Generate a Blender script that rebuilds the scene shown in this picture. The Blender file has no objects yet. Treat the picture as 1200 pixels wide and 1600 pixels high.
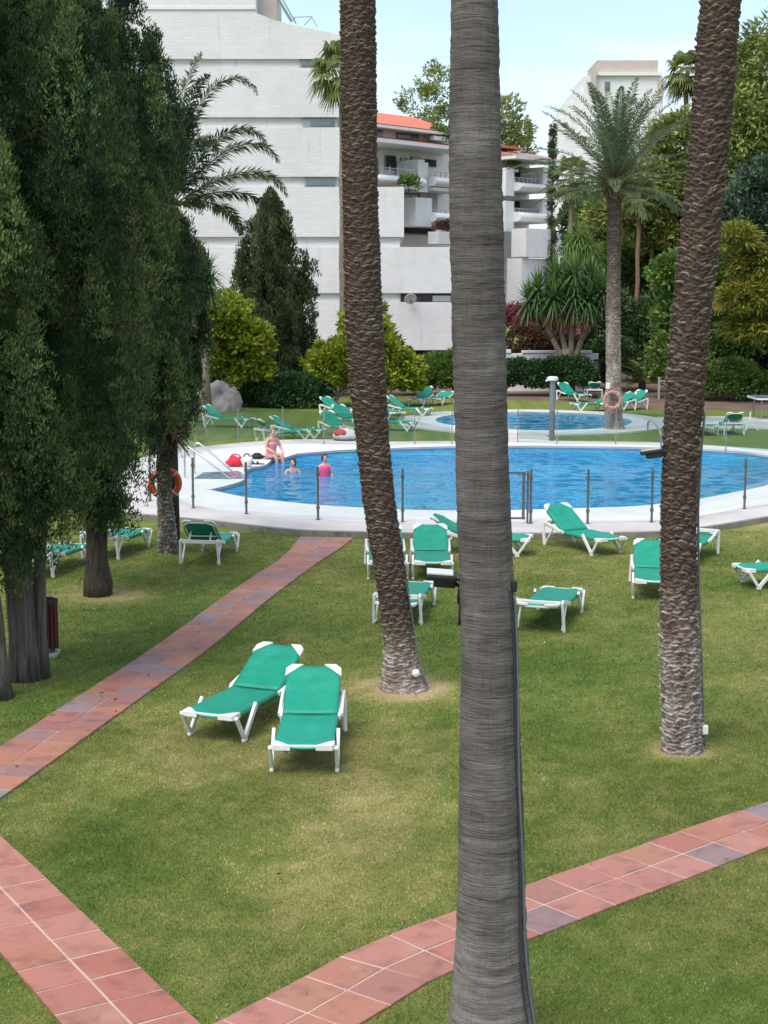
import bpy, bmesh, math, random
import numpy as np
from mathutils import Vector, Matrix, noise
from mathutils.geometry import tessellate_polygon

random.seed(7)
RNG = np.random.default_rng(11)
S = bpy.context.scene
COL = S.collection
R = math.radians

# ------------------------------------------------------------------ survey
# the photograph was surveyed into metres: eye 4.4 m above the lawn, looking +Y and 8 degrees down
EYE, FPX = 4.4, 2400.0
PITCH = math.atan(340 / 2400)
CP, SP = math.cos(PITCH), math.sin(PITCH)

def G(x, y, z=0.0):
    """ground point (height z) seen at a photo position"""
    u, v = (x - 600) / FPX, (800 - y) / FPX
    d = (u, CP + v * SP, -SP + v * CP)
    t = (z - EYE) / d[2]
    return (d[0] * t, d[1] * t)

def P(x, y, Y):
    """point at distance Y seen at a photo position"""
    u, v = (x - 600) / FPX, (800 - y) / FPX
    d = (u, CP + v * SP, -SP + v * CP)
    t = Y / d[1]
    return Vector((d[0] * t, Y, EYE + d[2] * t))

# ------------------------------------------------------------------ object helpers
def tag(o, label=None, cat=None, group=None, kind=None):
    if label: o['label'] = label
    if cat: o['category'] = cat
    if group: o['group'] = group
    if kind: o['kind'] = kind
    return o

def empty(name, loc=(0, 0, 0), rz=0.0):
    o = bpy.data.objects.new(name, None)
    COL.objects.link(o)
    o.location = loc
    o.rotation_euler = (0, 0, rz)
    o.empty_display_size = 0.2
    return o

def copy_tree(o, parent=None):
    c = o.copy()
    COL.objects.link(c)
    c.parent = parent
    for ch in list(o.children):
        copy_tree(ch, c)
    return c

def link_mesh(name, me, mat, parent=None):
    o = bpy.data.objects.new(name, me)
    COL.objects.link(o)
    if mat is not None:
        for m in (mat if isinstance(mat, (list, tuple)) else [mat]):
            me.materials.append(m)
    o.parent = parent
    return o

class MB:
    """collects shapes for ONE mesh"""
    def __init__(s):
        s.v, s.f, s.m = [], [], []
        s.t = []          # tint per vertex
        s.tint = 0.5
        s.mi = 0
    def add(s, vs, fs):
        b = len(s.v)
        s.v += [tuple(v) for v in vs]
        s.t += [s.tint] * len(vs)
        for f in fs:
            s.f.append(tuple(i + b for i in f))
            s.m.append(s.mi)
    def box(s, c, size, rz=0.0, M=None):
        sx, sy, sz = (k / 2 for k in size)
        vs = [Vector((x, y, z)) for x in (-sx, sx) for y in (-sy, sy) for z in (-sz, sz)]
        if M is None:
            M = Matrix.Translation(c) @ Matrix.Rotation(rz, 4, 'Z')
        else:
            M = Matrix.Translation(c) @ M
        s.add([M @ v for v in vs], [(0, 1, 3, 2), (4, 6, 7, 5), (0, 4, 5, 1), (2, 3, 7, 6), (0, 2, 6, 4), (1, 5, 7, 3)])
    def bar(s, a, b, w, h, up=(0, 0, 1)):
        """rectangular bar between two points"""
        a, b = Vector(a), Vector(b)
        d = (b - a).normalized()
        up = Vector(up)
        x = d.cross(up)
        if x.length < 1e-4: x = d.cross(Vector((1, 0, 0)))
        x.normalize()
        y = x.cross(d)
        vs = []
        for p in (a, b):
            for (i, j) in ((-1, -1), (1, -1), (1, 1), (-1, 1)):
                vs.append(p + x * i * w / 2 + y * j * h / 2)
        s.add(vs, [(3, 2, 1, 0), (4, 5, 6, 7), (0, 1, 5, 4), (1, 2, 6, 5), (2, 3, 7, 6), (3, 0, 4, 7)])
    def tube(s, pts, rad, n=8, cap=True):
        pts = [Vector(p) for p in pts]
        if not isinstance(rad, (list, tuple)): rad = [rad] * len(pts)
        rings = []
        ref = None
        vs, fs = [], []
        for i, p in enumerate(pts):
            d = (pts[min(i + 1, len(pts) - 1)] - pts[max(i - 1, 0)]).normalized()
            if ref is None:
                ref = d.cross(Vector((0.3, 1, 0.2)))
                if ref.length < 1e-3: ref = d.cross(Vector((1, 0, 0)))
            x = (ref - d * ref.dot(d)).normalized()
            ref = x
            y = d.cross(x)
            for k in range(n):
                a = 2 * math.pi * k / n
                vs.append(p + (x * math.cos(a) + y * math.sin(a)) * rad[i])
        for i in range(len(pts) - 1):
            for k in range(n):
                k2 = (k + 1) % n
                fs.append((i * n + k, i * n + k2, (i + 1) * n + k2, (i + 1) * n + k))
        if cap:
            fs.append(tuple(reversed(range(n))))
            fs.append(tuple((len(pts) - 1) * n + k for k in range(n)))
        s.add(vs, fs)
    def lathe(s, c, prof, n=16):
        c = Vector(c)
        vs, fs = [], []
        for r, z in prof:
            for k in range(n):
                a = 2 * math.pi * k / n
                vs.append(c + Vector((r * math.cos(a), r * math.sin(a), z)))
        for i in range(len(prof) - 1):
            for k in range(n):
                k2 = (k + 1) % n
                fs.append((i * n + k, i * n + k2, (i + 1) * n + k2, (i + 1) * n + k))
        fs.append(tuple(reversed(range(n))))
        fs.append(tuple((len(prof) - 1) * n + k for k in range(n)))
        s.add(vs, fs)
    def ball(s, c, r, n=10, m=7):
        c = Vector(c)
        if not isinstance(r, (list, tuple)): r = (r, r, r)
        vs, fs = [c + Vector((0, 0, -r[2]))], []
        for i in range(1, m):
            t = math.pi * i / m
            for k in range(n):
                a = 2 * math.pi * k / n
                vs.append(c + Vector((r[0] * math.sin(t) * math.cos(a), r[1] * math.sin(t) * math.sin(a), -r[2] * math.cos(t))))
        vs.append(c + Vector((0, 0, r[2])))
        for k in range(n):
            fs.append((0, 1 + (k + 1) % n, 1 + k))
        for i in range(m - 2):
            for k in range(n):
                k2 = (k + 1) % n
                a = 1 + i * n
                fs.append((a + k, a + k2, a + n + k2, a + n + k))
        a = 1 + (m - 2) * n
        for k in range(n):
            fs.append((a + k, a + (k + 1) % n, len(vs) - 1))
        s.add(vs, fs)
    def torus(s, c, R0, r, M, n=28, m=10):
        vs, fs = [], []
        for i in range(n):
            a = 2 * math.pi * i / n
            for j in range(m):
                b = 2 * math.pi * j / m
                p = Vector(((R0 + r * math.cos(b)) * math.cos(a), (R0 + r * math.cos(b)) * math.sin(a), r * math.sin(b) * 0.8))
                vs.append(Vector(c) + M @ p)
        for i in range(n):
            for j in range(m):
                i2, j2 = (i + 1) % n, (j + 1) % m
                fs.append((i * m + j, i2 * m + j, i2 * m + j2, i * m + j2))
        s.add(vs, fs)
    def prism(s, poly, z0, z1, holes=()):
        """vertical prism of a plan polygon with holes"""
        loops = [poly] + list(holes)
        allp = [p for l in loops for p in l]
        tris = tessellate_polygon([[Vector((x, y, 0)) for x, y in l] for l in loops])
        n = len(allp)
        vs = [(x, y, z1) for x, y in allp] + [(x, y, z0) for x, y in allp]
        fs = []
        for t in tris:
            a, b, c = (Vector(allp[i]) for i in t)
            cr = (b - a).x * (c - a).y - (b - a).y * (c - a).x
            fs.append(tuple(t) if cr > 0 else tuple(reversed(t)))
        o = 0
        for l in loops:
            m = len(l)
            for i in range(m):
                j = (i + 1) % m
                fs.append((o + i, n + o + i, n + o + j, o + j))
            o += m
        s.add(vs, fs)
    def build(s, name, mat, parent=None, smooth=False, bevel=0.0, loc=None):
        me = bpy.data.meshes.new(name)
        me.from_pydata(s.v, [], s.f)
        o = link_mesh(name, me, mat, parent)
        if any(s.m): me.polygons.foreach_set('material_index', s.m)
        at = me.attributes.new('tint', 'FLOAT', 'POINT')
        at.data.foreach_set('value', np.array(s.t, dtype=np.float32))
        if smooth: me.polygons.foreach_set('use_smooth', [True] * len(me.polygons))
        if bevel:
            b = o.modifiers.new('bevel', 'BEVEL'); b.width = bevel; b.segments = 2; b.limit_method = 'ANGLE'
        if loc is not None: o.location = loc
        return o

def np_mesh(name, V, F, mat, parent=None, tint=None, smooth=False):
    """V (N,3) and F (M,k) numpy arrays -> one mesh object"""
    me = bpy.data.meshes.new(name)
    k = F.shape[1]
    me.vertices.add(len(V)); me.loops.add(F.size); me.polygons.add(len(F))
    me.vertices.foreach_set('co', V.astype(np.float32).ravel())
    me.loops.foreach_set('vertex_index', F.astype(np.int32).ravel())
    me.polygons.foreach_set('loop_start', np.arange(0, F.size, k, dtype=np.int32))
    me.polygons.foreach_set('loop_total', np.full(len(F), k, dtype=np.int32))
    if smooth: me.polygons.foreach_set('use_smooth', np.ones(len(F), dtype=bool))
    me.update(calc_edges=True)
    if tint is not None:
        at = me.attributes.new('tint', 'FLOAT', 'POINT')
        at.data.foreach_set('value', tint.astype(np.float32))
    return link_mesh(name, me, mat, parent)

def norm(a):
    return a / np.maximum(np.linalg.norm(a, axis=-1, keepdims=True), 1e-9)

def leaf_arrays(B, D, L, W, tint, wpos=0.45):
    """rhombic leaves: base B, direction D, length L, width W"""
    n = len(B)
    D = norm(D)
    Sx = norm(np.cross(D, RNG.normal(size=(n, 3))))
    L = np.broadcast_to(L, (n,))[:, None]; W = np.broadcast_to(W, (n,))[:, None]
    V = np.empty((n, 4, 3))
    V[:, 0] = B
    V[:, 1] = B + D * L * wpos + Sx * W / 2
    V[:, 2] = B + D * L
    V[:, 3] = B + D * L * wpos - Sx * W / 2
    F = np.arange(n * 4).reshape(n, 4)
    return V.reshape(-1, 3), F, np.repeat(tint, 4)

# value noise
def vnoise(x, y, seed=0):
    xi, yi = np.floor(x).astype(np.int64), np.floor(y).astype(np.int64)
    xf, yf = x - xi, y - yi
    def h(a, b):
        n = (a * 374761393 + b * 668265263 + seed * 1274126177) & 0xffffffff
        n = ((n ^ (n >> 13)) * 1274126177) & 0xffffffff
        return ((n ^ (n >> 16)) & 0xffff) / 65535.0
    u, v = xf * xf * (3 - 2 * xf), yf * yf * (3 - 2 * yf)
    return (h(xi, yi) * (1 - u) + h(xi + 1, yi) * u) * (1 - v) + (h(xi, yi + 1) * (1 - u) + h(xi + 1, yi + 1) * u) * v
def fbm(x, y, seed=0, oct=4):
    s, a, t = 0, 0.5, 0
    for i in range(oct):
        s = s + a * vnoise(x * 2 ** i, y * 2 ** i, seed + i); t += a; a *= 0.5
    return s / t

# ------------------------------------------------------------------ materials
def newmat(name):
    m = bpy.data.materials.new(name); m.use_nodes = True
    nt = m.node_tree
    for n in list(nt.nodes): nt.nodes.remove(n)
    out = nt.nodes.new('ShaderNodeOutputMaterial')
    return m, nt, out

def node(nt, typ, props=None, **inp):
    n = nt.nodes.new('ShaderNode' + typ)
    for k, v in (props or {}).items(): setattr(n, k, v)
    for k, v in inp.items():
        key = k.replace('_', ' ')
        sock = n.inputs[int(k[1:])] if (k[0] == 'i' and k[1:].isdigit()) else n.inputs[key]
        if hasattr(v, 'links') or isinstance(v, bpy.types.NodeSocket): nt.links.new(v, sock)
        else: sock.default_value = v
    return n

def rgb(c): return (c[0], c[1], c[2], 1.0)

def ramp(nt, fac, stops, interp='LINEAR'):
    n = nt.nodes.new('ShaderNodeValToRGB')
    n.color_ramp.interpolation = interp
    el = n.color_ramp.elements
    while len(el) > 1: el.remove(el[-1])
    el[0].position, el[0].color = stops[0][0], rgb(stops[0][1])
    for p, c in stops[1:]:
        e = el.new(p); e.color = rgb(c)
    nt.links.new(fac, n.inputs[0])
    return n.outputs[0]

def plain(name, c, rough=0.5, var=0.12, scale=6.0, metal=0.0, spec=0.5, bump=0.0, bscale=60.0):
    """painted, plastic or stone surface with slight wear"""
    m, nt, out = newmat(name)
    tc = node(nt, 'TexCoord')
    nz = node(nt, 'TexNoise', Vector=tc.outputs['Object'], Scale=scale, Detail=5.0, Roughness=0.6)
    c0 = tuple(k * (1 - var) for k in c); c1 = tuple(min(1, k * (1 + var)) for k in c)
    col = ramp(nt, nz.outputs[0], [(0.3, c0), (0.7, c1)])
    b = node(nt, 'BsdfPrincipled', Base_Color=col, Roughness=rough, Metallic=metal)
    b.inputs['Specular IOR Level'].default_value = spec
    if bump:
        n2 = node(nt, 'TexNoise', Vector=tc.outputs['Object'], Scale=bscale, Detail=4.0)
        bp = node(nt, 'Bump', Strength=bump, Distance=0.02, Height=n2.outputs[0])
        nt.links.new(bp.outputs[0], b.inputs['Normal'])
    nt.links.new(b.outputs[0], out.inputs[0])
    return m

def foliage(name, stops, trans=0.25, rough=0.55, spec=0.3, nscale=0.8):
    m, nt, out = newmat(name)
    at = node(nt, 'Attribute', {'attribute_name': 'tint'})
    col = ramp(nt, at.outputs['Fac'], stops)
    tc = node(nt, 'TexCoord')
    nz = node(nt, 'TexNoise', Vector=tc.outputs['Object'], Scale=nscale, Detail=3.0)
    hs = node(nt, 'HueSaturation', Color=col, Hue=0.5, Saturation=1.0)
    v = node(nt, 'MapRange', Value=nz.outputs[0], i1=0.3, i2=0.7, i3=0.72, i4=1.28)
    nt.links.new(v.outputs[0], hs.inputs['Value'])
    b = node(nt, 'BsdfPrincipled', Base_Color=hs.outputs[0], Roughness=rough)
    b.inputs['Specular IOR Level'].default_value = spec
    t = node(nt, 'BsdfTranslucent', Color=hs.outputs[0])
    mx = node(nt, 'MixShader', i0=trans, i1=b.outputs[0], i2=t.outputs[0])
    nt.links.new(mx.outputs[0], out.inputs[0])
    return m

def bark(name, c0, c1, sx=18.0, sz=3.0, bump=0.8, dist=0.03, rough=0.9):
    m, nt, out = newmat(name)
    tc = node(nt, 'TexCoord')
    mp = node(nt, 'Mapping', Vector=tc.outputs['Object']); mp.inputs['Scale'].default_value = (sx, sx, sz)
    nz = node(nt, 'TexNoise', Vector=mp.outputs[0], Scale=1.0, Detail=7.0, Roughness=0.65)
    col = ramp(nt, nz.outputs[0], [(0.3, c0), (0.7, c1)])
    b = node(nt, 'BsdfPrincipled', Base_Color=col, Roughness=rough)
    b.inputs['Specular IOR Level'].default_value = 0.2
    bp = node(nt, 'Bump', Strength=bump, Distance=dist, Height=nz.outputs[0])
    nt.links.new(bp.outputs[0], b.inputs['Normal'])
    nt.links.new(b.outputs[0], out.inputs[0])
    return m

def scar_bark(name, stops, nscale=30.0):
    """palm bark: colour follows the old leaf bases (tint), fine fibres on top; pale lichen low down"""
    m, nt, out = newmat(name)
    at = node(nt, 'Attribute', {'attribute_name': 'tint'})
    tc = node(nt, 'TexCoord')
    nz = node(nt, 'TexNoise', Vector=tc.outputs['Object'], Scale=nscale, Detail=6.0, Roughness=0.7)
    ad = node(nt, 'Math', {'operation': 'MULTIPLY_ADD'}, i0=nz.outputs[0], i1=0.75, i2=-0.375)
    su = node(nt, 'Math', {'operation': 'ADD'}, i0=at.outputs['Fac'], i1=ad.outputs[0])
    col = ramp(nt, su.outputs[0], stops)
    b = node(nt, 'BsdfPrincipled', Base_Color=col, Roughness=0.9)
    b.inputs['Specular IOR Level'].default_value = 0.15
    bp = node(nt, 'Bump', Strength=0.7, Distance=0.012, Height=nz.outputs[0])
    nt.links.new(bp.outputs[0], b.inputs['Normal'])
    nt.links.new(b.outputs[0], out.inputs[0])
    return m

M = {}
M['white_plastic'] = plain('white_plastic', (0.72, 0.72, 0.68), 0.4, 0.08, 9)
M['white_paint'] = plain('white_paint', (0.74, 0.74, 0.73), 0.6, 0.06, 3)
M['steel'] = plain('steel', (0.55, 0.56, 0.57), 0.25, 0.08, 12, metal=0.9)
M['dark_metal'] = plain('dark_metal', (0.13, 0.13, 0.13), 0.4, 0.15, 12, metal=0.4)
M['grey_metal'] = plain('grey_metal', (0.22, 0.24, 0.24), 0.4, 0.12, 12, metal=0.4)
M['black'] = plain('black', (0.012, 0.012, 0.013), 0.45, 0.2, 12)
M['lamp_glass'] = plain('lamp_glass', (0.6, 0.6, 0.56), 0.15, 0.1, 20)
M['cable'] = plain('cable', (0.13, 0.14, 0.15), 0.5, 0.15, 20)
M['cable_dark'] = plain('cable_dark', (0.03, 0.035, 0.05), 0.5, 0.15, 20)
M['orange_ring'] = plain('orange_ring', (0.62, 0.09, 0.03), 0.5, 0.12, 10)
M['pink_ring'] = plain('pink_ring', (0.42, 0.20, 0.16), 0.6, 0.12, 10)
M['rope'] = plain('rope', (0.05, 0.06, 0.09), 0.8)
M['red_cloth'] = plain('red_cloth', (0.62, 0.02, 0.05), 0.8, 0.25, 9, bump=0.4, bscale=20)
M['black_cloth'] = plain('black_cloth', (0.02, 0.02, 0.022), 0.85, 0.3, 9)
M['white_cloth'] = plain('white_cloth', (0.7, 0.68, 0.64), 0.85, 0.1, 9)
M['pink_cloth'] = plain('pink_cloth', (0.75, 0.06, 0.22), 0.75, 0.2, 30)
M['pale_pink_cloth'] = plain('pale_pink_cloth', (0.70, 0.30, 0.30), 0.75, 0.2, 30)
M['blue_cloth'] = plain('blue_cloth', (0.03, 0.05, 0.14), 0.75, 0.2, 30)
M['orange_cloth'] = plain('orange_cloth', (0.55, 0.16, 0.08), 0.75, 0.2, 30)
M['skin'] = plain('skin', (0.60, 0.32, 0.24), 0.5, 0.08, 10)
M['hair'] = plain('hair', (0.05, 0.025, 0.014), 0.6, 0.3, 40)
M['grey_hair'] = plain('grey_hair', (0.22, 0.16, 0.11), 0.6, 0.3, 40)
M['bin_wood'] = bark('bin_wood', (0.05, 0.014, 0.012), (0.12, 0.035, 0.028), 30, 3, 0.3, 0.004, 0.6)
M['brown_wood'] = bark('brown_wood', (0.05, 0.025, 0.018), (0.11, 0.06, 0.04), 30, 3, 0.3, 0.004, 0.7)
M['concrete'] = plain('concrete', (0.33, 0.32, 0.30), 0.9, 0.2, 5, bump=0.4)
M['kerb'] = plain('kerb', (0.22, 0.205, 0.175), 0.95, 0.35, 5, bump=0.5)
M['rock'] = plain('rock', (0.28, 0.265, 0.255), 0.95, 0.4, 1.4, bump=1.0, bscale=7)
M['blue_top'] = plain('blue_top', (0.07, 0.11, 0.24), 0.45, 0.1, 4)
M['deck'] = plain('deck', (0.52, 0.485, 0.455), 0.8, 0.14, 1.1, bump=0.25)
M['coping'] = plain('coping', (0.63, 0.63, 0.61), 0.7, 0.07, 1.3, bump=0.15)
M['roof_tile'] = plain('roof_tile', (0.62, 0.17, 0.10), 0.8, 0.18, 2.0, bump=0.6, bscale=12)
M['terracotta_strip'] = plain('terracotta_strip', (0.42, 0.22, 0.19), 0.8, 0.2, 3.0)
M['window_glass'] = plain('window_glass', (0.13, 0.165, 0.185), 0.08, 0.3, 0.9)
M['curtain'] = plain('curtain', (0.42, 0.42, 0.42), 0.9, 0.2, 3)
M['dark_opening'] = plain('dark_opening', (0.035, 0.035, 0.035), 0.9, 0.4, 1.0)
M['grey_shade'] = plain('grey_shade', (0.30, 0.31, 0.31), 0.8, 0.15, 1.0)
M['pinkish_wall'] = plain('pinkish_wall', (0.50, 0.43, 0.39), 0.8, 0.08, 1.0)
M['parapet_glass'] = plain('parapet_glass', (0.48, 0.42, 0.43), 0.25, 0.15, 2.0)
M['dead_leaf'] = foliage('dead_leaf', [(0, (0.16, 0.09, 0.035)), (1, (0.36, 0.24, 0.11))])

def mat_wall():
    """white painted brickwork with rain streaks"""
    m, nt, out = newmat('white_painted_brick')
    tc = node(nt, 'TexCoord')
    sp = node(nt, 'SeparateXYZ', Vector=tc.outputs['Object'])
    cb = node(nt, 'CombineXYZ', X=sp.outputs['X'], Y=sp.outputs['Z'], Z=0.0)
    br = node(nt, 'TexBrick', Vector=cb.outputs[0], Scale=1.0)
    br.inputs['Brick Width'].default_value = 0.5
    br.inputs['Row Height'].default_value = 0.16
    br.inputs['Mortar Size'].default_value = 0.012
    br.inputs['Color1'].default_value = (0.76, 0.755, 0.75, 1)
    br.inputs['Color2'].default_value = (0.71, 0.705, 0.70, 1)
    br.inputs['Mortar'].default_value = (0.69, 0.685, 0.68, 1)
    mp = node(nt, 'Mapping', Vector=tc.outputs['Object']); mp.inputs['Scale'].default_value = (1.6, 1.6, 0.12)
    nz = node(nt, 'TexNoise', Vector=mp.outputs[0], Scale=1.5, Detail=6.0, Roughness=0.65)
    st = ramp(nt, nz.outputs[0], [(0.28, (0.72, 0.70, 0.67)), (0.40, (0.97, 0.97, 0.96)), (0.8, (1, 1, 1))])
    n2 = node(nt, 'TexNoise', Vector=tc.outputs['Object'], Scale=0.35, Detail=4.0)
    s2 = ramp(nt, n2.outputs[0], [(0.3, (0.9, 0.9, 0.89)), (0.6, (1, 1, 1))])
    mx = node(nt, 'Mix', {'data_type': 'RGBA', 'blend_type': 'MULTIPLY'}, i0=1.0, i6=br.outputs[0], i7=st)
    m3 = node(nt, 'Mix', {'data_type': 'RGBA', 'blend_type': 'MULTIPLY'}, i0=1.0, i6=mx.outputs[2], i7=s2)
    b = node(nt, 'BsdfPrincipled', Base_Color=m3.outputs[2], Roughness=0.8)
    bp = node(nt, 'Bump', Strength=0.35, Distance=0.02, Height=br.outputs['Fac']); bp.invert = True
    nt.links.new(bp.outputs[0], b.inputs['Normal'])
    nt.links.new(b.outputs[0], out.inputs[0])
    return m
M['wall'] = mat_wall()

def mat_lawn():
    m, nt, out = newmat('lawn_turf')
    at = node(nt, 'Attribute', {'attribute_name': 'tint'})
    tc = node(nt, 'TexCoord')
    nz = node(nt, 'TexNoise', Vector=tc.outputs['Object'], Scale=9.0, Detail=8.0, Roughness=0.75)
    n2 = node(nt, 'TexNoise', Vector=tc.outputs['Object'], Scale=70.0, Detail=3.0, Roughness=0.7)
    a1 = node(nt, 'Math', {'operation': 'MULTIPLY_ADD'}, i0=nz.outputs[0], i1=0.55, i2=-0.275)
    a2 = node(nt, 'Math', {'operation': 'MULTIPLY_ADD'}, i0=n2.outputs[0], i1=0.5, i2=-0.25)
    s1 = node(nt, 'Math', {'operation': 'ADD'}, i0=at.outputs['Fac'], i1=a1.outputs[0])
    s2 = node(nt, 'Math', {'operation': 'ADD'}, i0=s1.outputs[0], i1=a2.outputs[0])
    col = ramp(nt, s2.outputs[0], LAWN)
    b = node(nt, 'BsdfPrincipled', Base_Color=col, Roughness=0.9)
    b.inputs['Specular IOR Level'].default_value = 0.15
    bp = node(nt, 'Bump', Strength=0.6, Distance=0.03, Height=n2.outputs[0])
    nt.links.new(bp.outputs[0], b.inputs['Normal'])
    nt.links.new(b.outputs[0], out.inputs[0])
    return m
LAWN = [(0.0, (0.076, 0.132, 0.021)), (0.3, (0.136, 0.183, 0.035)), (0.55, (0.225, 0.223, 0.064)), (0.8, (0.346, 0.293, 0.124)), (1.0, (0.437, 0.329, 0.186))]
M['lawn'] = mat_lawn()
M['blade'] = foliage('grass_blade', [(0.0, (0.096, 0.159, 0.031)), (0.3, (0.179, 0.236, 0.053)), (0.55, (0.307, 0.307, 0.096)), (0.8, (0.512, 0.437, 0.204)), (1.0, (0.704, 0.566, 0.348))], 0.3, 0.6, 0.25, 0.6)

def mat_tile():
    m, nt, out = newmat('terracotta_tile')
    at = node(nt, 'Attribute', {'attribute_name': 'tint'})
    tc = node(nt, 'TexCoord')
    base = ramp(nt, at.outputs['Fac'], [(0.0, (0.395, 0.163, 0.120)), (0.25, (0.420, 0.189, 0.143)), (0.5, (0.353, 0.128, 0.092)), (0.66, (0.395, 0.180, 0.115)), (0.8, (0.311, 0.136, 0.115)), (0.92, (0.269, 0.167, 0.156)), (1.0, (0.244, 0.202, 0.207))])
    nz = node(nt, 'TexNoise', Vector=tc.outputs['Object'], Scale=4.5, Detail=6.0, Roughness=0.65)
    st = ramp(nt, nz.outputs[0], [(0.30, (0.66, 0.66, 0.70)), (0.5, (1, 1, 1)), (0.75, (1.0, 1.0, 1.0))])
    mx = node(nt, 'Mix', {'data_type': 'RGBA', 'blend_type': 'MULTIPLY'}, i0=1.0, i6=base, i7=st)
    n3 = node(nt, 'TexNoise', Vector=tc.outputs['Object'], Scale=2.2, Detail=5.0, Roughness=0.7)
    fc = node(nt, 'MapRange', Value=n3.outputs[0], i1=0.58, i2=0.78, i3=0.0, i4=0.4)
    m2 = node(nt, 'Mix', {'data_type': 'RGBA'}, i0=fc.outputs[0], i6=mx.outputs[2], i7=(0.50, 0.36, 0.32, 1))
    b = node(nt, 'BsdfPrincipled', Base_Color=m2.outputs[2], Roughness=0.62)
    n4 = node(nt, 'TexNoise', Vector=tc.outputs['Object'], Scale=45.0, Detail=4.0)
    bp = node(nt, 'Bump', Strength=0.25, Distance=0.01, Height=n4.outputs[0])
    nt.links.new(bp.outputs[0], b.inputs['Normal'])
    nt.links.new(b.outputs[0], out.inputs[0])
    return m
M['tile'] = mat_tile()
M['grout'] = plain('grout', (0.50, 0.37, 0.32), 0.9, 0.2, 6)

def mat_sling(name, c):
    m, nt, out = newmat(name)
    tc = node(nt, 'TexCoord')
    nz = node(nt, 'TexNoise', Vector=tc.outputs['Object'], Scale=5.0, Detail=5.0, Roughness=0.65)
    col = ramp(nt, nz.outputs[0], [(0.3, tuple(k * 0.8 for k in c)), (0.6, c), (0.85, (c[0] + 0.05, c[1] * 1.15, c[2] * 1.2))])
    oi = node(nt, 'ObjectInfo')
    vv = node(nt, 'MapRange', Value=oi.outputs['Random'], i1=0.0, i2=1.0, i3=0.88, i4=1.12)
    hs = node(nt, 'HueSaturation', Color=col, Value=vv.outputs[0])
    # bird droppings and bleached spots
    vo = node(nt, 'TexVoronoi', Vector=tc.outputs['Object'], Scale=3.7)
    sp = node(nt, 'MapRange', Value=vo.outputs['Distance'], i1=0.03, i2=0.06, i3=0.6, i4=0.0)
    mx = node(nt, 'Mix', {'data_type': 'RGBA'}, i0=sp.outputs[0], i6=hs.outputs[0], i7=(0.5, 0.62, 0.55, 1))
    b = node(nt, 'BsdfPrincipled', Base_Color=mx.outputs[2], Roughness=0.5)
    wv = node(nt, 'TexNoise', Vector=tc.outputs['Object'], Scale=160.0, Detail=2.0)
    bp = node(nt, 'Bump', Strength=0.25, Distance=0.004, Height=wv.outputs[0])
    mpw = node(nt, 'Mapping', Vector=tc.outputs['Object']); mpw.inputs['Scale'].default_value = (2.5, 9.0, 9.0)
    wr = node(nt, 'TexNoise', Vector=mpw.outputs[0], Scale=1.0, Detail=3.0)
    b2 = node(nt, 'Bump', Strength=0.5, Distance=0.03, Height=wr.outputs[0], Normal=bp.outputs[0])
    nt.links.new(b2.outputs[0], b.inputs['Normal'])
    t = node(nt, 'BsdfTranslucent', Color=mx.outputs[2])
    ms = node(nt, 'MixShader', i0=0.12, i1=b.outputs[0], i2=t.outputs[0])
    nt.links.new(ms.outputs[0], out.inputs[0])
    return m
M['sling'] = mat_sling('green_sling', (0.004, 0.31, 0.20))

def mat_water(name, c0, c1, scale, dist):
    m, nt, out = newmat(name)
    tc = node(nt, 'TexCoord')
    n1 = node(nt, 'TexNoise', Vector=tc.outputs['Object'], Scale=scale, Detail=3.5, Roughness=0.55, Distortion=0.5)
    n2 = node(nt, 'TexNoise', Vector=tc.outputs['Object'], Scale=0.30, Detail=3.0, Roughness=0.5)
    col = ramp(nt, n2.outputs[0], [(0.35, c0), (0.65, c1)])
    b = node(nt, 'BsdfPrincipled', Base_Color=col, Roughness=0.04, IOR=1.33)
    # calm on the left, choppier towards the middle, as the wind lies
    ch = node(nt, 'MapRange', Value=n2.outputs[0], i1=0.3, i2=0.62, i3=0.45, i4=1.0)
    pk = node(nt, 'MapRange', {'interpolation_type': 'SMOOTHSTEP'}, Value=n1.outputs[0], i1=0.47, i2=0.78, i3=0.0, i4=1.0)
    n4 = node(nt, 'TexNoise', Vector=tc.outputs['Object'], Scale=scale * 3.2, Detail=2.0)
    hh = node(nt, 'Math', {'operation': 'MULTIPLY_ADD'}, i0=n4.outputs[0], i1=0.05, i2=pk.outputs[0])
    bp = node(nt, 'Bump', Distance=dist, Height=hh.outputs[0])
    nt.links.new(ch.outputs[0], bp.inputs['Strength'])
    nt.links.new(bp.outputs[0], b.inputs['Normal'])
    nt.links.new(b.outputs[0], out.inputs[0])
    return m
M['water'] = mat_water('pool_water', (0.0015, 0.22, 0.50), (0.003, 0.34, 0.60), 2.0, 0.22)
M['kid_water'] = mat_water('shallow_water', (0.03, 0.27, 0.52), (0.05, 0.34, 0.58), 2.0, 0.06)
M['step_water'] = mat_water('step_water', (0.16, 0.24, 0.34), (0.20, 0.29, 0.40), 3.0, 0.02)

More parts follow.
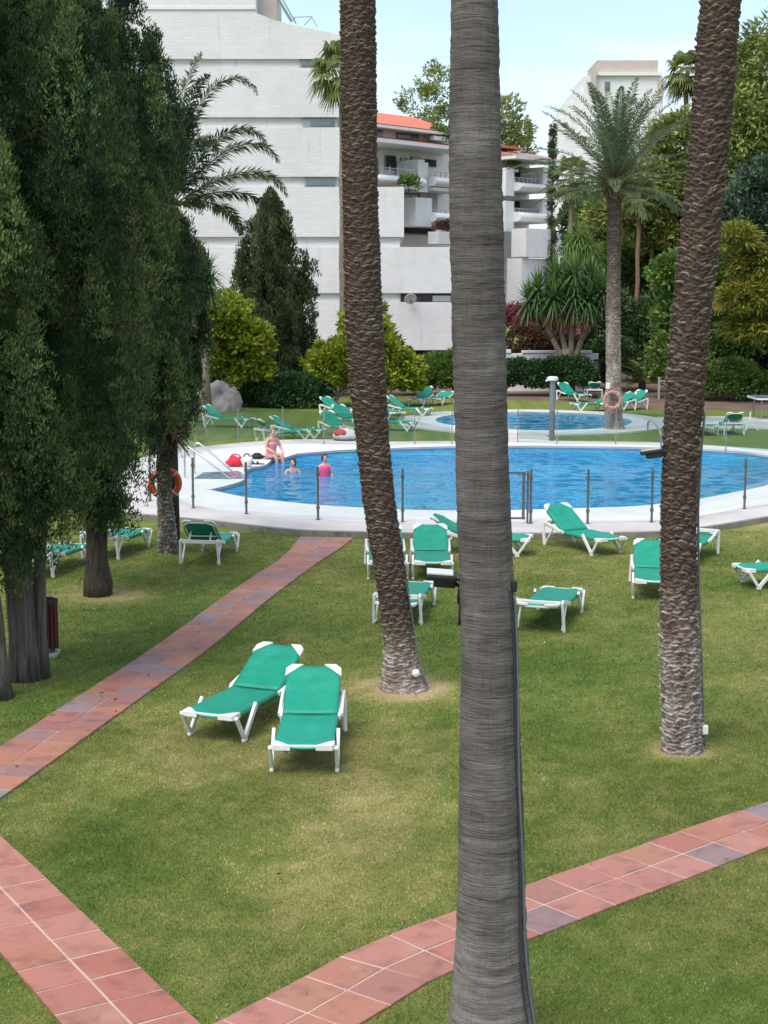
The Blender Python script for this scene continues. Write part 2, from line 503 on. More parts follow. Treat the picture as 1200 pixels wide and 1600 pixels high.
def mat_glass(name, tint):
    m, nt, out = newmat(name)
    tr = node(nt, 'BsdfTransparent', Color=tint + (1,))
    gl = node(nt, 'BsdfGlossy', Color=(1, 1, 1, 1), Roughness=0.03)
    lw = node(nt, 'LayerWeight', Blend=0.5)
    pw = node(nt, 'Math', {'operation': 'POWER'}, i0=lw.outputs['Facing'], i1=4.0)
    fr = node(nt, 'Math', {'operation': 'MULTIPLY_ADD'}, i0=pw.outputs[0], i1=0.5, i2=0.03)
    mx = node(nt, 'MixShader', i0=fr.outputs[0], i1=tr.outputs[0], i2=gl.outputs[0])
    nt.links.new(mx.outputs[0], out.inputs[0])
    return m
M['glass'] = mat_glass('fence_glass', (0.95, 0.97, 0.965))
M['tinted_glass'] = mat_glass('tinted_fence_glass', (0.80, 0.865, 0.85))

M['conifer'] = foliage('conifer_needles', [(0.0, (0.017, 0.037, 0.017)), (0.4, (0.042, 0.081, 0.033)), (0.75, (0.100, 0.155, 0.052)), (0.96, (0.189, 0.230, 0.077)), (1.0, (0.177, 0.098, 0.055))], 0.18, 0.65, 0.2, 0.9)
M['cypress'] = foliage('cypress_needles', [(0.0, (0.031, 0.046, 0.019)), (0.5, (0.066, 0.094, 0.036)), (1.0, (0.132, 0.156, 0.066))], 0.15, 0.7, 0.2, 0.6)
M['lime'] = foliage('lime_leaves', [(0.0, (0.10, 0.155, 0.012)), (0.5, (0.225, 0.285, 0.022)), (1.0, (0.40, 0.42, 0.055))], 0.3)
M['midgreen'] = foliage('midgreen_leaves', [(0.0, (0.047, 0.104, 0.024)), (0.5, (0.125, 0.215, 0.045)), (1.0, (0.281, 0.360, 0.090))], 0.28)
M['olivegreen'] = foliage('olive_leaves', [(0.0, (0.109, 0.146, 0.036)), (0.5, (0.234, 0.283, 0.075)), (1.0, (0.406, 0.445, 0.135))], 0.28)
M['darkgreen'] = foliage('darkgreen_leaves', [(0.0, (0.020, 0.052, 0.020)), (0.5, (0.053, 0.110, 0.036)), (1.0, (0.133, 0.210, 0.062))], 0.2)
M['hedge'] = foliage('hedge_leaves', [(0.0, (0.015, 0.045, 0.018)), (0.5, (0.036, 0.087, 0.030)), (1.0, (0.083, 0.158, 0.051))], 0.15)
M['bluegreen'] = foliage('bluegreen_leaves', [(0.0, (0.031, 0.060, 0.040)), (0.5, (0.075, 0.125, 0.077)), (1.0, (0.163, 0.219, 0.125))], 0.2)
M['pine'] = foliage('pine_needles', [(0.0, (0.052, 0.071, 0.011)), (0.5, (0.161, 0.178, 0.023)), (1.0, (0.414, 0.356, 0.052))], 0.25)
M['palm'] = foliage('palm_leaflets', [(0.0, (0.063, 0.090, 0.039)), (0.5, (0.144, 0.182, 0.090)), (1.0, (0.287, 0.299, 0.161))], 0.2, 0.45, 0.4)
M['fanpalm'] = foliage('fan_palm_leaves', [(0.0, (0.09, 0.13, 0.03)), (0.5, (0.19, 0.24, 0.07)), (1.0, (0.33, 0.34, 0.14))], 0.3, 0.45, 0.4)
M['yucca'] = foliage('yucca_leaves', [(0.0, (0.026, 0.065, 0.021)), (0.5, (0.065, 0.137, 0.034)), (1.0, (0.195, 0.293, 0.072))], 0.2, 0.4, 0.5)
M['magenta'] = foliage('magenta_bracts', [(0.0, (0.10, 0.035, 0.035)), (0.5, (0.26, 0.018, 0.055)), (1.0, (0.40, 0.03, 0.11))], 0.3)
M['redbush'] = foliage('reddish_leaves', [(0.0, (0.06, 0.05, 0.022)), (0.5, (0.14, 0.055, 0.04)), (1.0, (0.20, 0.13, 0.06))], 0.25)
M['bark_grey'] = bark('grey_bark', (0.045, 0.038, 0.034), (0.22, 0.195, 0.175), 26, 1.1, 1.0, 0.08)
M['bark_dark'] = bark('dark_bark', (0.025, 0.02, 0.016), (0.10, 0.08, 0.065), 20, 5, 1.0, 0.05)
M['bark_tan'] = bark('tan_bark', (0.15, 0.115, 0.09), (0.32, 0.26, 0.21), 12, 4, 0.7, 0.04)
M['bark_scar'] = scar_bark('leaf_scar_bark', [(0.0, (0.040, 0.028, 0.022)), (0.35, (0.110, 0.078, 0.062)), (0.62, (0.225, 0.175, 0.148)), (0.8, (0.32, 0.28, 0.25)), (1.0, (0.47, 0.44, 0.41))])
M['bark_scar_grey'] = scar_bark('speckled_bark', [(0.0, (0.018, 0.014, 0.011)), (0.4, (0.055, 0.042, 0.033)), (0.72, (0.15, 0.13, 0.105)), (1.0, (0.42, 0.39, 0.34))], 22)

def mat_ring_bark():
    """smooth grey palm bark: thin dark rings and a net of fine upright cracks"""
    m, nt, out = newmat('ringed_grey_bark')
    at = node(nt, 'Attribute', {'attribute_name': 'tint'})
    tc = node(nt, 'TexCoord')
    mp = node(nt, 'Mapping', Vector=tc.outputs['Object']); mp.inputs['Scale'].default_value = (7, 7, 88)
    n1 = node(nt, 'TexNoise', Vector=mp.outputs[0], Scale=1.0, Detail=4.0, Roughness=0.65)
    mq = node(nt, 'Mapping', Vector=tc.outputs['Object']); mq.inputs['Scale'].default_value = (85, 85, 5.0)
    n2 = node(nt, 'TexNoise', Vector=mq.outputs[0], Scale=1.0, Detail=4.0, Roughness=0.6)
    n3 = node(nt, 'TexNoise', Vector=tc.outputs['Object'], Scale=3.0, Detail=5.0, Roughness=0.65)
    mr = node(nt, 'Mapping', Vector=tc.outputs['Object']); mr.inputs['Scale'].default_value = (1.5, 1.5, 11)
    n4 = node(nt, 'TexNoise', Vector=mr.outputs[0], Scale=1.0, Detail=3.0, Roughness=0.6)
    c1 = ramp(nt, n1.outputs[0], [(0.32, (0.58, 0.56, 0.56)), (0.46, (0.92, 0.92, 0.92)), (0.7, (1.12, 1.12, 1.12))])
    c2 = ramp(nt, n2.outputs[0], [(0.34, (0.55, 0.54, 0.54)), (0.46, (0.95, 0.95, 0.95)), (0.7, (1.08, 1.08, 1.08))])
    c3 = ramp(nt, n3.outputs[0], [(0.3, (0.105, 0.090, 0.085)), (0.55, (0.155, 0.138, 0.130)), (0.75, (0.225, 0.205, 0.192))])
    c4 = ramp(nt, n4.outputs[0], [(0.3, (0.72, 0.70, 0.70)), (0.6, (1, 1, 1)), (0.8, (1.12, 1.12, 1.12))])
    x1 = node(nt, 'Mix', {'data_type': 'RGBA', 'blend_type': 'MULTIPLY'}, i0=1.0, i6=c3, i7=c1)
    x2 = node(nt, 'Mix', {'data_type': 'RGBA', 'blend_type': 'MULTIPLY'}, i0=0.36, i6=x1.outputs[2], i7=c2)
    x4 = node(nt, 'Mix', {'data_type': 'RGBA', 'blend_type': 'MULTIPLY'}, i0=1.0, i6=x2.outputs[2], i7=c4)
    # pale lichen at the foot of the trunk
    x3 = node(nt, 'Mix', {'data_type': 'RGBA', 'blend_type': 'MULTIPLY'}, i0=at.outputs['Fac'], i6=x4.outputs[2], i7=(1.75, 1.8, 1.75, 1))
    b = node(nt, 'BsdfPrincipled', Base_Color=x3.outputs[2], Roughness=0.85)
    b.inputs['Specular IOR Level'].default_value = 0.2
    mm = node(nt, 'Math', {'operation': 'MULTIPLY_ADD'}, i0=n2.outputs[0], i1=0.5, i2=0.0)
    ms = node(nt, 'Math', {'operation': 'ADD'}, i0=n1.outputs[0], i1=mm.outputs[0])
    bp = node(nt, 'Bump', Strength=0.75, Distance=0.02, Height=ms.outputs[0])
    nt.links.new(bp.outputs[0], b.inputs['Normal'])
    nt.links.new(b.outputs[0], out.inputs[0])
    return m
M['bark_ring'] = mat_ring_bark()

# ------------------------------------------------------------------ camera, sky, light
cam = bpy.data.objects.new('camera', bpy.data.cameras.new('camera'))
COL.objects.link(cam)
cam.location = (0, 0, EYE)
cam.rotation_euler = (math.pi / 2 - PITCH, 0, 0)
cam.data.sensor_fit = 'VERTICAL'; cam.data.sensor_height = 24.0; cam.data.sensor_width = 18.0
cam.data.lens = 36.0
cam.data.clip_start = 0.1; cam.data.clip_end = 3000
S.camera = cam

SUN_EL, SUN_AZ = R(58), R(215)      # azimuth clockwise from +Y: behind the viewer, to the left
w = bpy.data.worlds.new('World'); S.world = w; w.use_nodes = True
nt = w.node_tree
for n in list(nt.nodes): nt.nodes.remove(n)
out = nt.nodes.new('ShaderNodeOutputWorld')
sky = nt.nodes.new('ShaderNodeTexSky'); sky.sky_type = 'NISHITA'; sky.sun_disc = False
sky.sun_elevation = SUN_EL; sky.sun_rotation = SUN_AZ
sky.air_density = 1.0; sky.dust_density = 1.5; sky.ozone_density = 1.0
tc = node(nt, 'TexCoord')
mp = node(nt, 'Mapping', Vector=tc.outputs['Generated']); mp.inputs['Scale'].default_value = (1.5, 1.5, 7.0)
mp.inputs['Location'].default_value = (0.35, 0.2, 0.15)
nz = node(nt, 'TexNoise', Vector=mp.outputs[0], Scale=2.1, Detail=6.0, Roughness=0.55, Distortion=0.4)
fac = node(nt, 'MapRange', Value=nz.outputs[0], i1=0.42, i2=0.60, i3=0.15, i4=0.95)
cl = node(nt, 'TexNoise', Vector=mp.outputs[0], Scale=4.0, Detail=4.0)
cc = ramp(nt, cl.outputs[0], [(0.35, (3.1, 3.7, 4.7)), (0.62, (4.5, 4.75, 5.05))])
mx = node(nt, 'Mix', {'data_type': 'RGBA'}, i0=fac.outputs[0], i6=sky.outputs[0], i7=cc)
bg = node(nt, 'Background', Color=mx.outputs[2], Strength=0.142)
nt.links.new(bg.outputs[0], out.inputs[0])

sl = bpy.data.lights.new('sun', 'SUN'); sl.energy = 1.75; sl.angle = R(38); sl.color = (1.0, 0.95, 0.87)
so = bpy.data.objects.new('sun', sl); COL.objects.link(so)
sd = Vector((math.sin(SUN_AZ) * math.cos(SUN_EL), math.cos(SUN_AZ) * math.cos(SUN_EL), math.sin(SUN_EL)))
so.rotation_euler = (-sd).to_track_quat('-Z', 'Y').to_euler()
so.location = sd * 200
S.view_settings.view_transform = 'Standard'; S.view_settings.look = 'None'
S.view_settings.exposure = 0.80; S.view_settings.gamma = 1.0
try: S.view_settings.use_curve_mapping = False
except Exception: pass
S.render.engine = 'CYCLES'
S.cycles.max_bounces = 8; S.cycles.transparent_max_bounces = 24
S.cycles.diffuse_bounces = 3; S.cycles.glossy_bounces = 3; S.cycles.transmission_bounces = 3
S.cycles.caustics_reflective = False; S.cycles.caustics_refractive = False
# ================================================================== GROUND
def smooth_loop(pts, n=8):
    """closed Catmull-Rom through plan points"""
    o = []
    k = len(pts)
    for i in range(k):
        p0, p1, p2, p3 = (Vector(pts[(i + j) % k]) for j in (-1, 0, 1, 2))
        for s in range(n):
            t = s / n
            q = 0.5 * ((2 * p1) + (-p0 + p2) * t + (2 * p0 - 5 * p1 + 4 * p2 - p3) * t * t + (-p0 + 3 * p1 - 3 * p2 + p3) * t ** 3)
            o.append((q.x, q.y))
    return o

def smooth_line(pts, n=8):
    o = []
    k = len(pts)
    for i in range(k - 1):
        p0, p1, p2, p3 = (Vector(pts[min(max(i + j, 0), k - 1)]) for j in (-1, 0, 1, 2))
        for s in range(n):
            t = s / n
            o.append(0.5 * ((2 * p1) + (-p0 + p2) * t + (2 * p0 - 5 * p1 + 4 * p2 - p3) * t * t + (-p0 + 3 * p1 - 3 * p2 + p3) * t ** 3))
    o.append(Vector(pts[-1]))
    return o

def in_poly(x, y, poly):
    ins = np.zeros(len(x), dtype=bool)
    n = len(poly)
    for i in range(n):
        x1, y1 = poly[i]; x2, y2 = poly[(i + 1) % n]
        if y1 == y2: continue
        c = ((y1 > y) != (y2 > y)) & (x < (x2 - x1) * (y - y1) / (y2 - y1) + x1)
        ins ^= c
    return ins

TRUNK_BASES = {'left': (0.23, 16.89), 'mid': (0.61, 8.45), 'right': (2.89, 14.51)}

def dry(x, y):
    """how bleached the turf is, 0 lush .. 1 straw"""
    d = 0.30 + 0.50 * (fbm(x * 9, y * 7, 15, 3) - 0.5) + 0.50 * (fbm(x * 0.45 + 3, y * 0.35 + 1, 5) - 0.42) + 0.36 * (fbm(x * 1.7, y * 1.4, 9) - 0.5)
    d = d + 0.15 * np.exp(-(((x + 0.35) / 1.0) ** 2 + ((y - 12.3) / 2.2) ** 2))
    d = d + 0.14 * np.exp(-(((x + 1.9) / 1.0) ** 2 + ((y - 16.2) / 2.0) ** 2))
    d = d + 0.10 * np.exp(-(((x + 0.6) / 0.9) ** 2 + ((y - 9.7) / 0.8) ** 2))
    d = d - 0.24 * np.exp(-(((x - 1.0) / 1.3) ** 2 + ((y - 19.0) / 3.5) ** 2))
    d = d - 0.12 * np.exp(-(((x - 0.9) / 0.7) ** 2 + ((y - 11.6) / 1.6) ** 2))
    d = d - 0.2 * np.exp(-(((x + 3.6) / 0.8) ** 2 + ((y - 16.0) / 2.0) ** 2))
    d = d + 0.5 * np.exp(-(((x - 7.6) / 0.9) ** 2 + ((y - 29.3) / 0.5) ** 2))
    for (bx, by), r, a in ((TRUNK_BASES['left'], 0.62, 0.8), (TRUNK_BASES['right'], 0.36, 0.65), (TRUNK_BASES['mid'], 0.45, 0.5), ((-4.15, 22.2), 0.7, 0.5), ((-4.0, 17.2), 0.8, 0.15)):
        d = d + a * np.exp(-(((x - bx) ** 2 + (y - by) ** 2) / r ** 2) ** 1.5) * (0.55 + 0.9 * fbm(x * 5, y * 5, 21))
    return np.clip(d, 0.02, 1.0)

def axis(a, b, step, far, grow=1.35):
    mid = list(np.arange(a, b, step))
    hi, s = [b], step
    while hi[-1] < far: s *= grow; hi.append(hi[-1] + s)
    lo, s = [a], step
    while lo[-1] > -far: s *= grow; lo.append(lo[-1] - s)
    return np.array(lo[::-1][:-1] + mid + hi)
gx, gy = axis(-9, 10, 0.16, 1400), axis(6, 32, 0.16, 1400)
X, Y = np.meshgrid(gx, gy)
V = np.stack([X.ravel(), Y.ravel(), np.zeros(X.size)], 1)
nxn = len(gx)
ii = (np.arange(len(gy) - 1)[:, None] * nxn + np.arange(nxn - 1)[None, :]).ravel()
F = np.stack([ii, ii + 1, ii + 1 + nxn, ii + nxn], 1)
o = np_mesh('lawn', V, F, M['lawn'], tint=dry(V[:, 0], V[:, 1]))
tag(o, 'closely mown lawn with bleached straw patches', 'lawn', kind='structure')

# ---------------------------------------------------------------- pool terrace
WATER = [(-3.95, 33.85), (-3.0, 32.5), (-2.28, 31.9), (-1.31, 31.2), (0.0, 30.64), (1.28, 30.40), (2.56, 30.46), (3.88, 30.73), (5.24, 31.1), (6.54, 32.07), (7.51, 33.1), (8.7, 34.54), (10.0, 36.7), (10.75, 38.9), (10.29, 40.94), (9.69, 42.1), (8.6, 42.9), (7.22, 43.25), (5.46, 43.55), (3.66, 43.69), (1.82, 43.5), (0.18, 43.0), (-1.24, 42.4), (-2.35, 41.5)]
left_edge = [G(440, 722, .03), (-2.9, 40.2), G(419, 729, .03), G(412, 733, .03), G(392, 737, .03), G(385, 742, .03), G(384, 748, .03), G(381, 756, .03), G(355, 765, .03), G(325, 772, .03)]
water_line = smooth_line(WATER, 6) + smooth_line([Vector(p) for p in left_edge], 3)
water_poly = [(p.x, p.y) for p in water_line]
deck_outer = smooth_loop([(-5.9, 31.2), (-5.09, 30.21), (-4.26, 29.77), (-3.18, 29.08), (-2.15, 28.34), (-1.41, 27.94), (-0.47, 27.75), (0.47, 27.62), (2.32, 27.56), (3.5, 27.62), (5.04, 27.79), (5.97, 28.34), (7.5, 29.68), (9.3, 31.2), (11.6, 34.2), (12.6, 38.0), (11.9, 41.4), (10.3, 43.1), (8.4, 44.5), (6.5, 45.0), (4.3, 45.2), (1.9, 45.1), (0.2, 45.0), (-1.2, 45.6), (-2.5, 45.7), (-3.76, 45.0), (-5.2, 43.4), (-6.4, 40.5), (-6.8, 36.5), (-6.6, 33.4)], 5)
coping_outer = smooth_loop([(-4.9, 34.0), (-3.93, 31.3), (-2.72, 30.0), (-1.28, 29.2), (0.35, 28.78), (2.78, 28.66), (3.84, 28.7), (5.11, 28.98), (6.05, 29.55), (7.25, 30.7), (8.3, 31.8), (9.6, 33.3), (11.2, 35.9), (11.95, 38.9), (11.4, 41.4), (10.0, 43.0), (8.4, 43.95), (6.5, 44.45), (3.7, 44.7), (0.2, 44.3), (-1.4, 44.2), (-3.0, 44.0), (-4.6, 42.6), (-5.5, 39.5), (-5.5, 36.5)], 5)
b = MB(); b.prism(deck_outer, -0.02, 0.12, [water_poly])
o = b.build('pool_deck', M['deck']); tag(o, 'pale paved terrace round the big swimming pool', 'pool terrace', kind='structure')
# a darker kerb that holds the terrace, set just outside it
kb = MB()
n_ = len(deck_outer)
cx_, cy_ = 3.0, 36.5
outer2 = []
for i in range(n_):
    a, c = Vector(deck_outer[i - 1]), Vector(deck_outer[(i + 1) % n_])
    d = (c - a).normalized(); nn = Vector((d.y, -d.x))
    if nn.dot(Vector(deck_outer[i]) - Vector((cx_, cy_))) < 0: nn = -nn
    q = Vector(deck_outer[i]) + nn * 0.05
    outer2.append((q.x, q.y))
inner2 = []
for i in range(n_):
    q = Vector(deck_outer[i]) + (Vector(outer2[i]) - Vector(deck_outer[i])) * 0.04
    inner2.append((q.x, q.y))
kb.prism(outer2, -0.02, 0.105, [inner2])
o = kb.build('kerb', M['kerb']); tag(o, 'dark stained kerb round the pool terrace', 'kerb', kind='structure')
b = MB(); b.prism(coping_outer, 0.1, 0.126, [water_poly])
o = b.build('pool_coping', M['coping']); tag(o, 'white coping band along the pool edge', 'coping', kind='structure')
# water sheet
b = MB(); b.add([(x, y, 0.03) for x, y in water_poly], [])
tr = tessellate_polygon([[Vector((x, y, 0)) for x, y in water_poly]])
for t in tr:
    p = [Vector(water_poly[i]) for i in t]
    cr = (p[1] - p[0]).x * (p[2] - p[0]).y - (p[1] - p[0]).y * (p[2] - p[0]).x
    b.f.append(tuple(t) if cr > 0 else tuple(reversed(t))); b.m.append(0)
o = b.build('water', M['water']); tag(o, 'rippling blue water of the big swimming pool', 'water', kind='structure')
# pool liner band under the coping, seen as a dark line at the far side
lb = MB()
for i in range(len(water_poly)):
    j = (i + 1) % len(water_poly)
    (x1, y1), (x2, y2) = water_poly[i], water_poly[j]
    lb.add([(x1, y1, 0.0), (x2, y2, 0.0), (x2, y2, 0.075), (x1, y1, 0.075)], [(0, 1, 2, 3)])
ctr = Vector((3.5, 37.0))
for k, v in enumerate(lb.v):
    d = (ctr - Vector((v[0], v[1]))).normalized() * 0.006
    lb.v[k] = (v[0] + d.x, v[1] + d.y, v[2])
o = lb.build('pool_tile_band', plain('pool_tile', (0.10, 0.20, 0.30), 0.3, 0.2, 8)); tag(o, 'dark blue tile line under the coping', 'pool wall', kind='structure')
# entry steps: a shallow basin in the white paving
st = [G(302, 748, .13), G(383, 748, .13), G(384, 741, .13), G(372, 736, .13), G(318, 738, .13)]
b = MB(); b.add([(x, y, 0.131) for x, y in st], [(0, 1, 2, 3, 4)])
o = b.build('step_basin', M['step_water']); tag(o, 'shallow stepped basin beside the pool handrails', 'steps', kind='structure')

# ---------------------------------------------------------------- children's pool
def ell(cx, cy, a, b_, n=48, ph=0): return [(cx + a * math.cos(2 * math.pi * i / n), cy + b_ * math.sin(2 * math.pi * i / n)) for i in range(n)]
b = MB(); b.prism(ell(5.15, 53.4, 4.75, 5.3), -0.02, 0.05, [ell(5.2, 53.5, 3.4, 3.95)])
b.prism([(9.0, 54.6), (11, 55.6), (20, 53.5), (20, 50.0), (13, 50.2), (9.2, 51.2)], -0.02, 0.045)
o = b.build('paddling_pool_deck', M['deck']); tag(o, 'pale paving round the small paddling pool', 'paving', kind='structure')
b = MB(); b.prism(ell(5.2, 53.5, 3.95, 4.6), 0.03, 0.056, [ell(5.2, 53.5, 3.4, 3.95)])
o = b.build('paddling_pool_coping', M['coping']); tag(o, 'white coping of the small paddling pool', 'coping', kind='structure')
b = MB(); b.add([(x, y, 0.012) for x, y in ell(5.2, 53.5, 3.4, 3.95)], [tuple(range(48))])
o = b.build('paddling_pool_water', M['kid_water']); tag(o, 'pale blue water of the small paddling pool', 'water', kind='structure')
# paved strip between the two pools, at the shower
b = MB(); b.prism([(2.9, 45.1), (5.3, 45.1), (5.0, 48.6), (3.4, 48.6)], -0.02, 0.02)
o = b.build('shower_path', M['deck']); tag(o, 'short paved path between the two pools', 'path', kind='structure')
# earth under the far trees
b = MB(); b.prism([(10, 59), (40, 57), (60, 75), (40, 130), (-40, 130), (-40, 68), (-14, 63), (-4, 66), (3, 66), (9, 63)], -0.02, 0.004)
o = b.build('bare_earth', plain('bare_earth', (0.15, 0.10, 0.065), 0.95, 0.35, 1.2, bump=0.5)); tag(o, 'brown earth under the trees behind the pools', 'earth', kind='structure')

# ---------------------------------------------------------------- tiled paths
def path(name, center, pitch, width, z, label, tmin, tmax, end_w=None, gap=0.0095, odd=0.03):
    """two tiles abreast along a centre line: separate slabs with open joints on a mortar bed"""
    line = smooth_line([Vector(p) for p in center], 10)
    seg = [0.0]
    for a, c in zip(line, line[1:]): seg.append(seg[-1] + (c - a).length)
    def at(s):
        s = min(max(s, 0), seg[-1] - 1e-4)
        for i in range(len(seg) - 1):
            if seg[i + 1] >= s:
                t = (s - seg[i]) / (seg[i + 1] - seg[i])
                p = line[i].lerp(line[i + 1], t)
                a = line[max(i - 1, 0)]; c = line[min(i + 2, len(line) - 1)]
                d = (c - a).normalized()
                return p, Vector((-d.y, d.x))
    nrow = int(seg[-1] / pitch)
    g = gap
    tb, gb = MB(), MB()
    ledge, redge = [], []
    def W(s):
        if end_w: return width + max(0, (s - (seg[-1] - 2.6)) / 2.6) * (end_w - width)
        return width
    for r in range(nrow):
        s0, s1 = r * pitch, (r + 1) * pitch
        pa, na = at(s0 + g); pb, nb = at(s1 - g)
        wa, wb = W(s0), W(s1)
        pc, nc = at(s0); pd, nd = at(s1)
        ledge.append(pc + nc * (wa + 0.0)); redge.append(pc - nc * (wa + 0.0))
        for side in (-1, 1):
            i0, i1 = (g, 1) if side > 0 else (-1, -g)
            if side > 0:
                q = [pa + na * g, pb + nb * g, pb + nb * wb, pa + na * wa]
            else:
                q = [pa - na * wa, pb - nb * wb, pb - nb * g, pa - na * g]
            jit = random.uniform(-0.0025, 0.0025)
            c = sum(q, Vector((0, 0))) / 4
            tb.tint = random.uniform(tmin, tmax)
            if random.random() < odd: tb.tint = random.uniform(0.9, 1.0)
            top = [Vector((v.x, v.y, z + jit + random.uniform(-.001, .001))) for v in (c + (v - c) * 0.985 for v in q)]
            mid = [Vector((v.x, v.y, z + jit - 0.004)) for v in q]
            bot = [Vector((v.x, v.y, z - 0.03)) for v in q]
            fs = [(3, 2, 1, 0)]
            for i in range(4):
                j = (i + 1) % 4
                fs.append((i, j, 4 + j, 4 + i)); fs.append((4 + i, 4 + j, 8 + j, 8 + i))
            tb.add(top + mid + bot, fs)
    pe, ne = at(nrow * pitch)
    ledge.append(pe + ne * W(nrow * pitch)); redge.append(pe - ne * W(nrow * pitch))
    t = tb.build(name, M['tile']); tag(t, label, 'path', kind='structure')
    poly = [(p.x, p.y) for p in ledge] + [(p.x, p.y) for p in reversed(redge)]
    for i in range(len(ledge) - 1):
        a, b_, c, d = ledge[i], ledge[i + 1], redge[i + 1], redge[i]
        gb.add([(p.x, p.y, z - 0.006) for p in (a, b_, c, d)], [(3, 2, 1, 0)])
    gb.build('grout', M['grout'], t)
    return poly
pathA = path('path', [(-0.93, 7.85), (-1.1, 8.12), (-1.62, 8.93), (-1.8, 9.23), (-2.19, 9.86), (-2.57, 10.48), (-3.2, 11.5), (-4.0, 12.75), (-5.2, 14.6)], 0.365, 0.355, 0.022, 'terracotta tiled path running up to the left edge', 0.0, 0.72)
pathB = path('path', [(-4.05, 11.5), (-3.85, 12.5), (-3.66, 13.3), (-3.39, 14.6), (-2.96, 16.7), (-2.55, 18.75), (-1.92, 22.5), (-1.32, 25.65), (-1.12, 27.0), (-1.03, 27.75)], 0.365, 0.345, 0.027, 'dull red tiled path leading up to the pool terrace', 0.55, 0.9, 0.50, 0.006, 0.08)
pathC = path('path', [(-1.45, 7.7), (-1.0, 8.3), (-0.54, 8.86), (-0.08, 9.46), (0.18, 9.77), (1.32, 10.78), (1.92, 11.28), (2.54, 11.82), (3.17, 12.34), (4.3, 13.2), (6.4, 14.6), (9.5, 16.2)], 0.395, 0.345, 0.017, 'terracotta tiled path running off to the right', 0.0, 0.8, odd=0.05)

# ---------------------------------------------------------------- grass blades on the near lawn
def blades(n, y0, y1, hmin, hmax, wdt):
    # uniform over the trapezoid that the viewpoint overlooks, a little wider
    y = np.sqrt(RNG.uniform(y0 ** 2, y1 ** 2, n))
    x = RNG.uniform(-0.42, 0.42, n) * y
    xj, yj = x + RNG.normal(size=n) * 0.014, y + RNG.normal(size=n) * 0.014     # turf creeps over the tile edges
    keep = ~(in_poly(xj, yj, pathA) | in_poly(xj, yj, pathB) | in_poly(xj, yj, pathC) | in_poly(x, y, deck_outer))
    d = dry(x, y)
    bare = np.zeros(n, dtype=bool)
    for (bx, by), r in ((TRUNK_BASES['left'], 0.55), (TRUNK_BASES['right'], 0.3), ((-4.15, 22.2), 0.5)):
        bare |= ((x - bx) ** 2 + (y - by) ** 2 < r * r) & (RNG.uniform(size=n) < 0.65)
    keep &= ~bare
    x, y, d = x[keep], y[keep], d[keep]
    n = len(x)
    B = np.stack([x, y, np.zeros(n)], 1)
    lean = RNG.normal(size=(n, 3)) * 0.75; lean[:, 2] = 1.0
    L = RNG.uniform(hmin, hmax, n) * (1 - 0.3 * d)
    t_ = np.clip(d + RNG.normal(size=n) * 0.20, 0, 1)
    dead = RNG.uniform(size=n) < 0.015 + 0.22 * np.clip(d - 0.25, 0, 1)
    t_ = np.where(dead, RNG.uniform(0.6, 0.95, n), t_)
    V, F, T = leaf_arrays(B, lean, L, wdt * RNG.uniform(0.6, 1.3, n), t_, 0.3)
    return V, F, T
parts = [blades(560000, 8.2, 15.5, 0.014, 0.034, 0.0055), blades(390000, 15.5, 28.5, 0.016, 0.038, 0.010)]
V = np.concatenate([p[0] for p in parts]); T = np.concatenate([p[2] for p in parts])
F = np.arange(len(V)).reshape(-1, 4)
o = np_mesh('grass', V, F, M['blade'], tint=T)
tag(o, 'short grass blades standing on the near lawn', 'grass', kind='stuff')

# a few dead leaves blown onto the turf and the paving
n = 260
x = np.concatenate([RNG.uniform(-4.6, 4.5, 140), RNG.normal(-3.6, 0.9, 80), RNG.normal(0.3, 0.8, 40)])
y = np.concatenate([RNG.uniform(9, 27, 140), RNG.normal(18.5, 2.5, 80), RNG.normal(16.6, 0.7, 40)])
V, F, T = leaf_arrays(np.stack([x, y, np.full(n, 0.036)], 1), np.stack([RNG.normal(size=n), RNG.normal(size=n), np.zeros(n)], 1) + 1e-3, RNG.uniform(0.03, 0.08, n), RNG.uniform(0.012, 0.03, n), RNG.uniform(0, 1, n))
o = np_mesh('leaf_litter', V, F, M['dead_leaf'], tint=T); tag(o, 'scattered dead leaves lying on the lawn', 'leaf litter', kind='stuff')

# ================================================================== TREES
def clump_leaves(C, r, per, L, W, out, up, rnd, center=None, tint_c=None, tv=0.18, wpos=0.45, shell=0.5):
    """leaves scattered in clumps: C (N,3) centres, r (N,3) radii"""
    n = len(C)
    d = norm(RNG.normal(size=(n * per, 3)))
    q = RNG.uniform(0, 1, (n * per, 1)) ** (1 / 3)
    q = shell + (1 - shell) * q
    off = d * q * np.repeat(r, per, 0)
    B = np.repeat(C, per, 0) + off
    if center is None: o_ = d
    else: o_ = norm(B - center(B))
    D = norm(o_) * out + np.array([0, 0, 1.0]) * up + RNG.normal(size=B.shape) * rnd + d * 0.4
    if tint_c is None: tint_c = RNG.uniform(0.2, 0.75, n)
    t0_ = np.repeat(tint_c, per)
    t = np.clip(np.where(t0_ > 1, t0_, np.minimum(t0_ + RNG.normal(size=n * per) * tv, 0.94)), 0, 1)
    k = n * per
    return leaf_arrays(B, D, L * RNG.uniform(0.6, 1.25, k), W * RNG.uniform(0.7, 1.2, k), t, wpos)

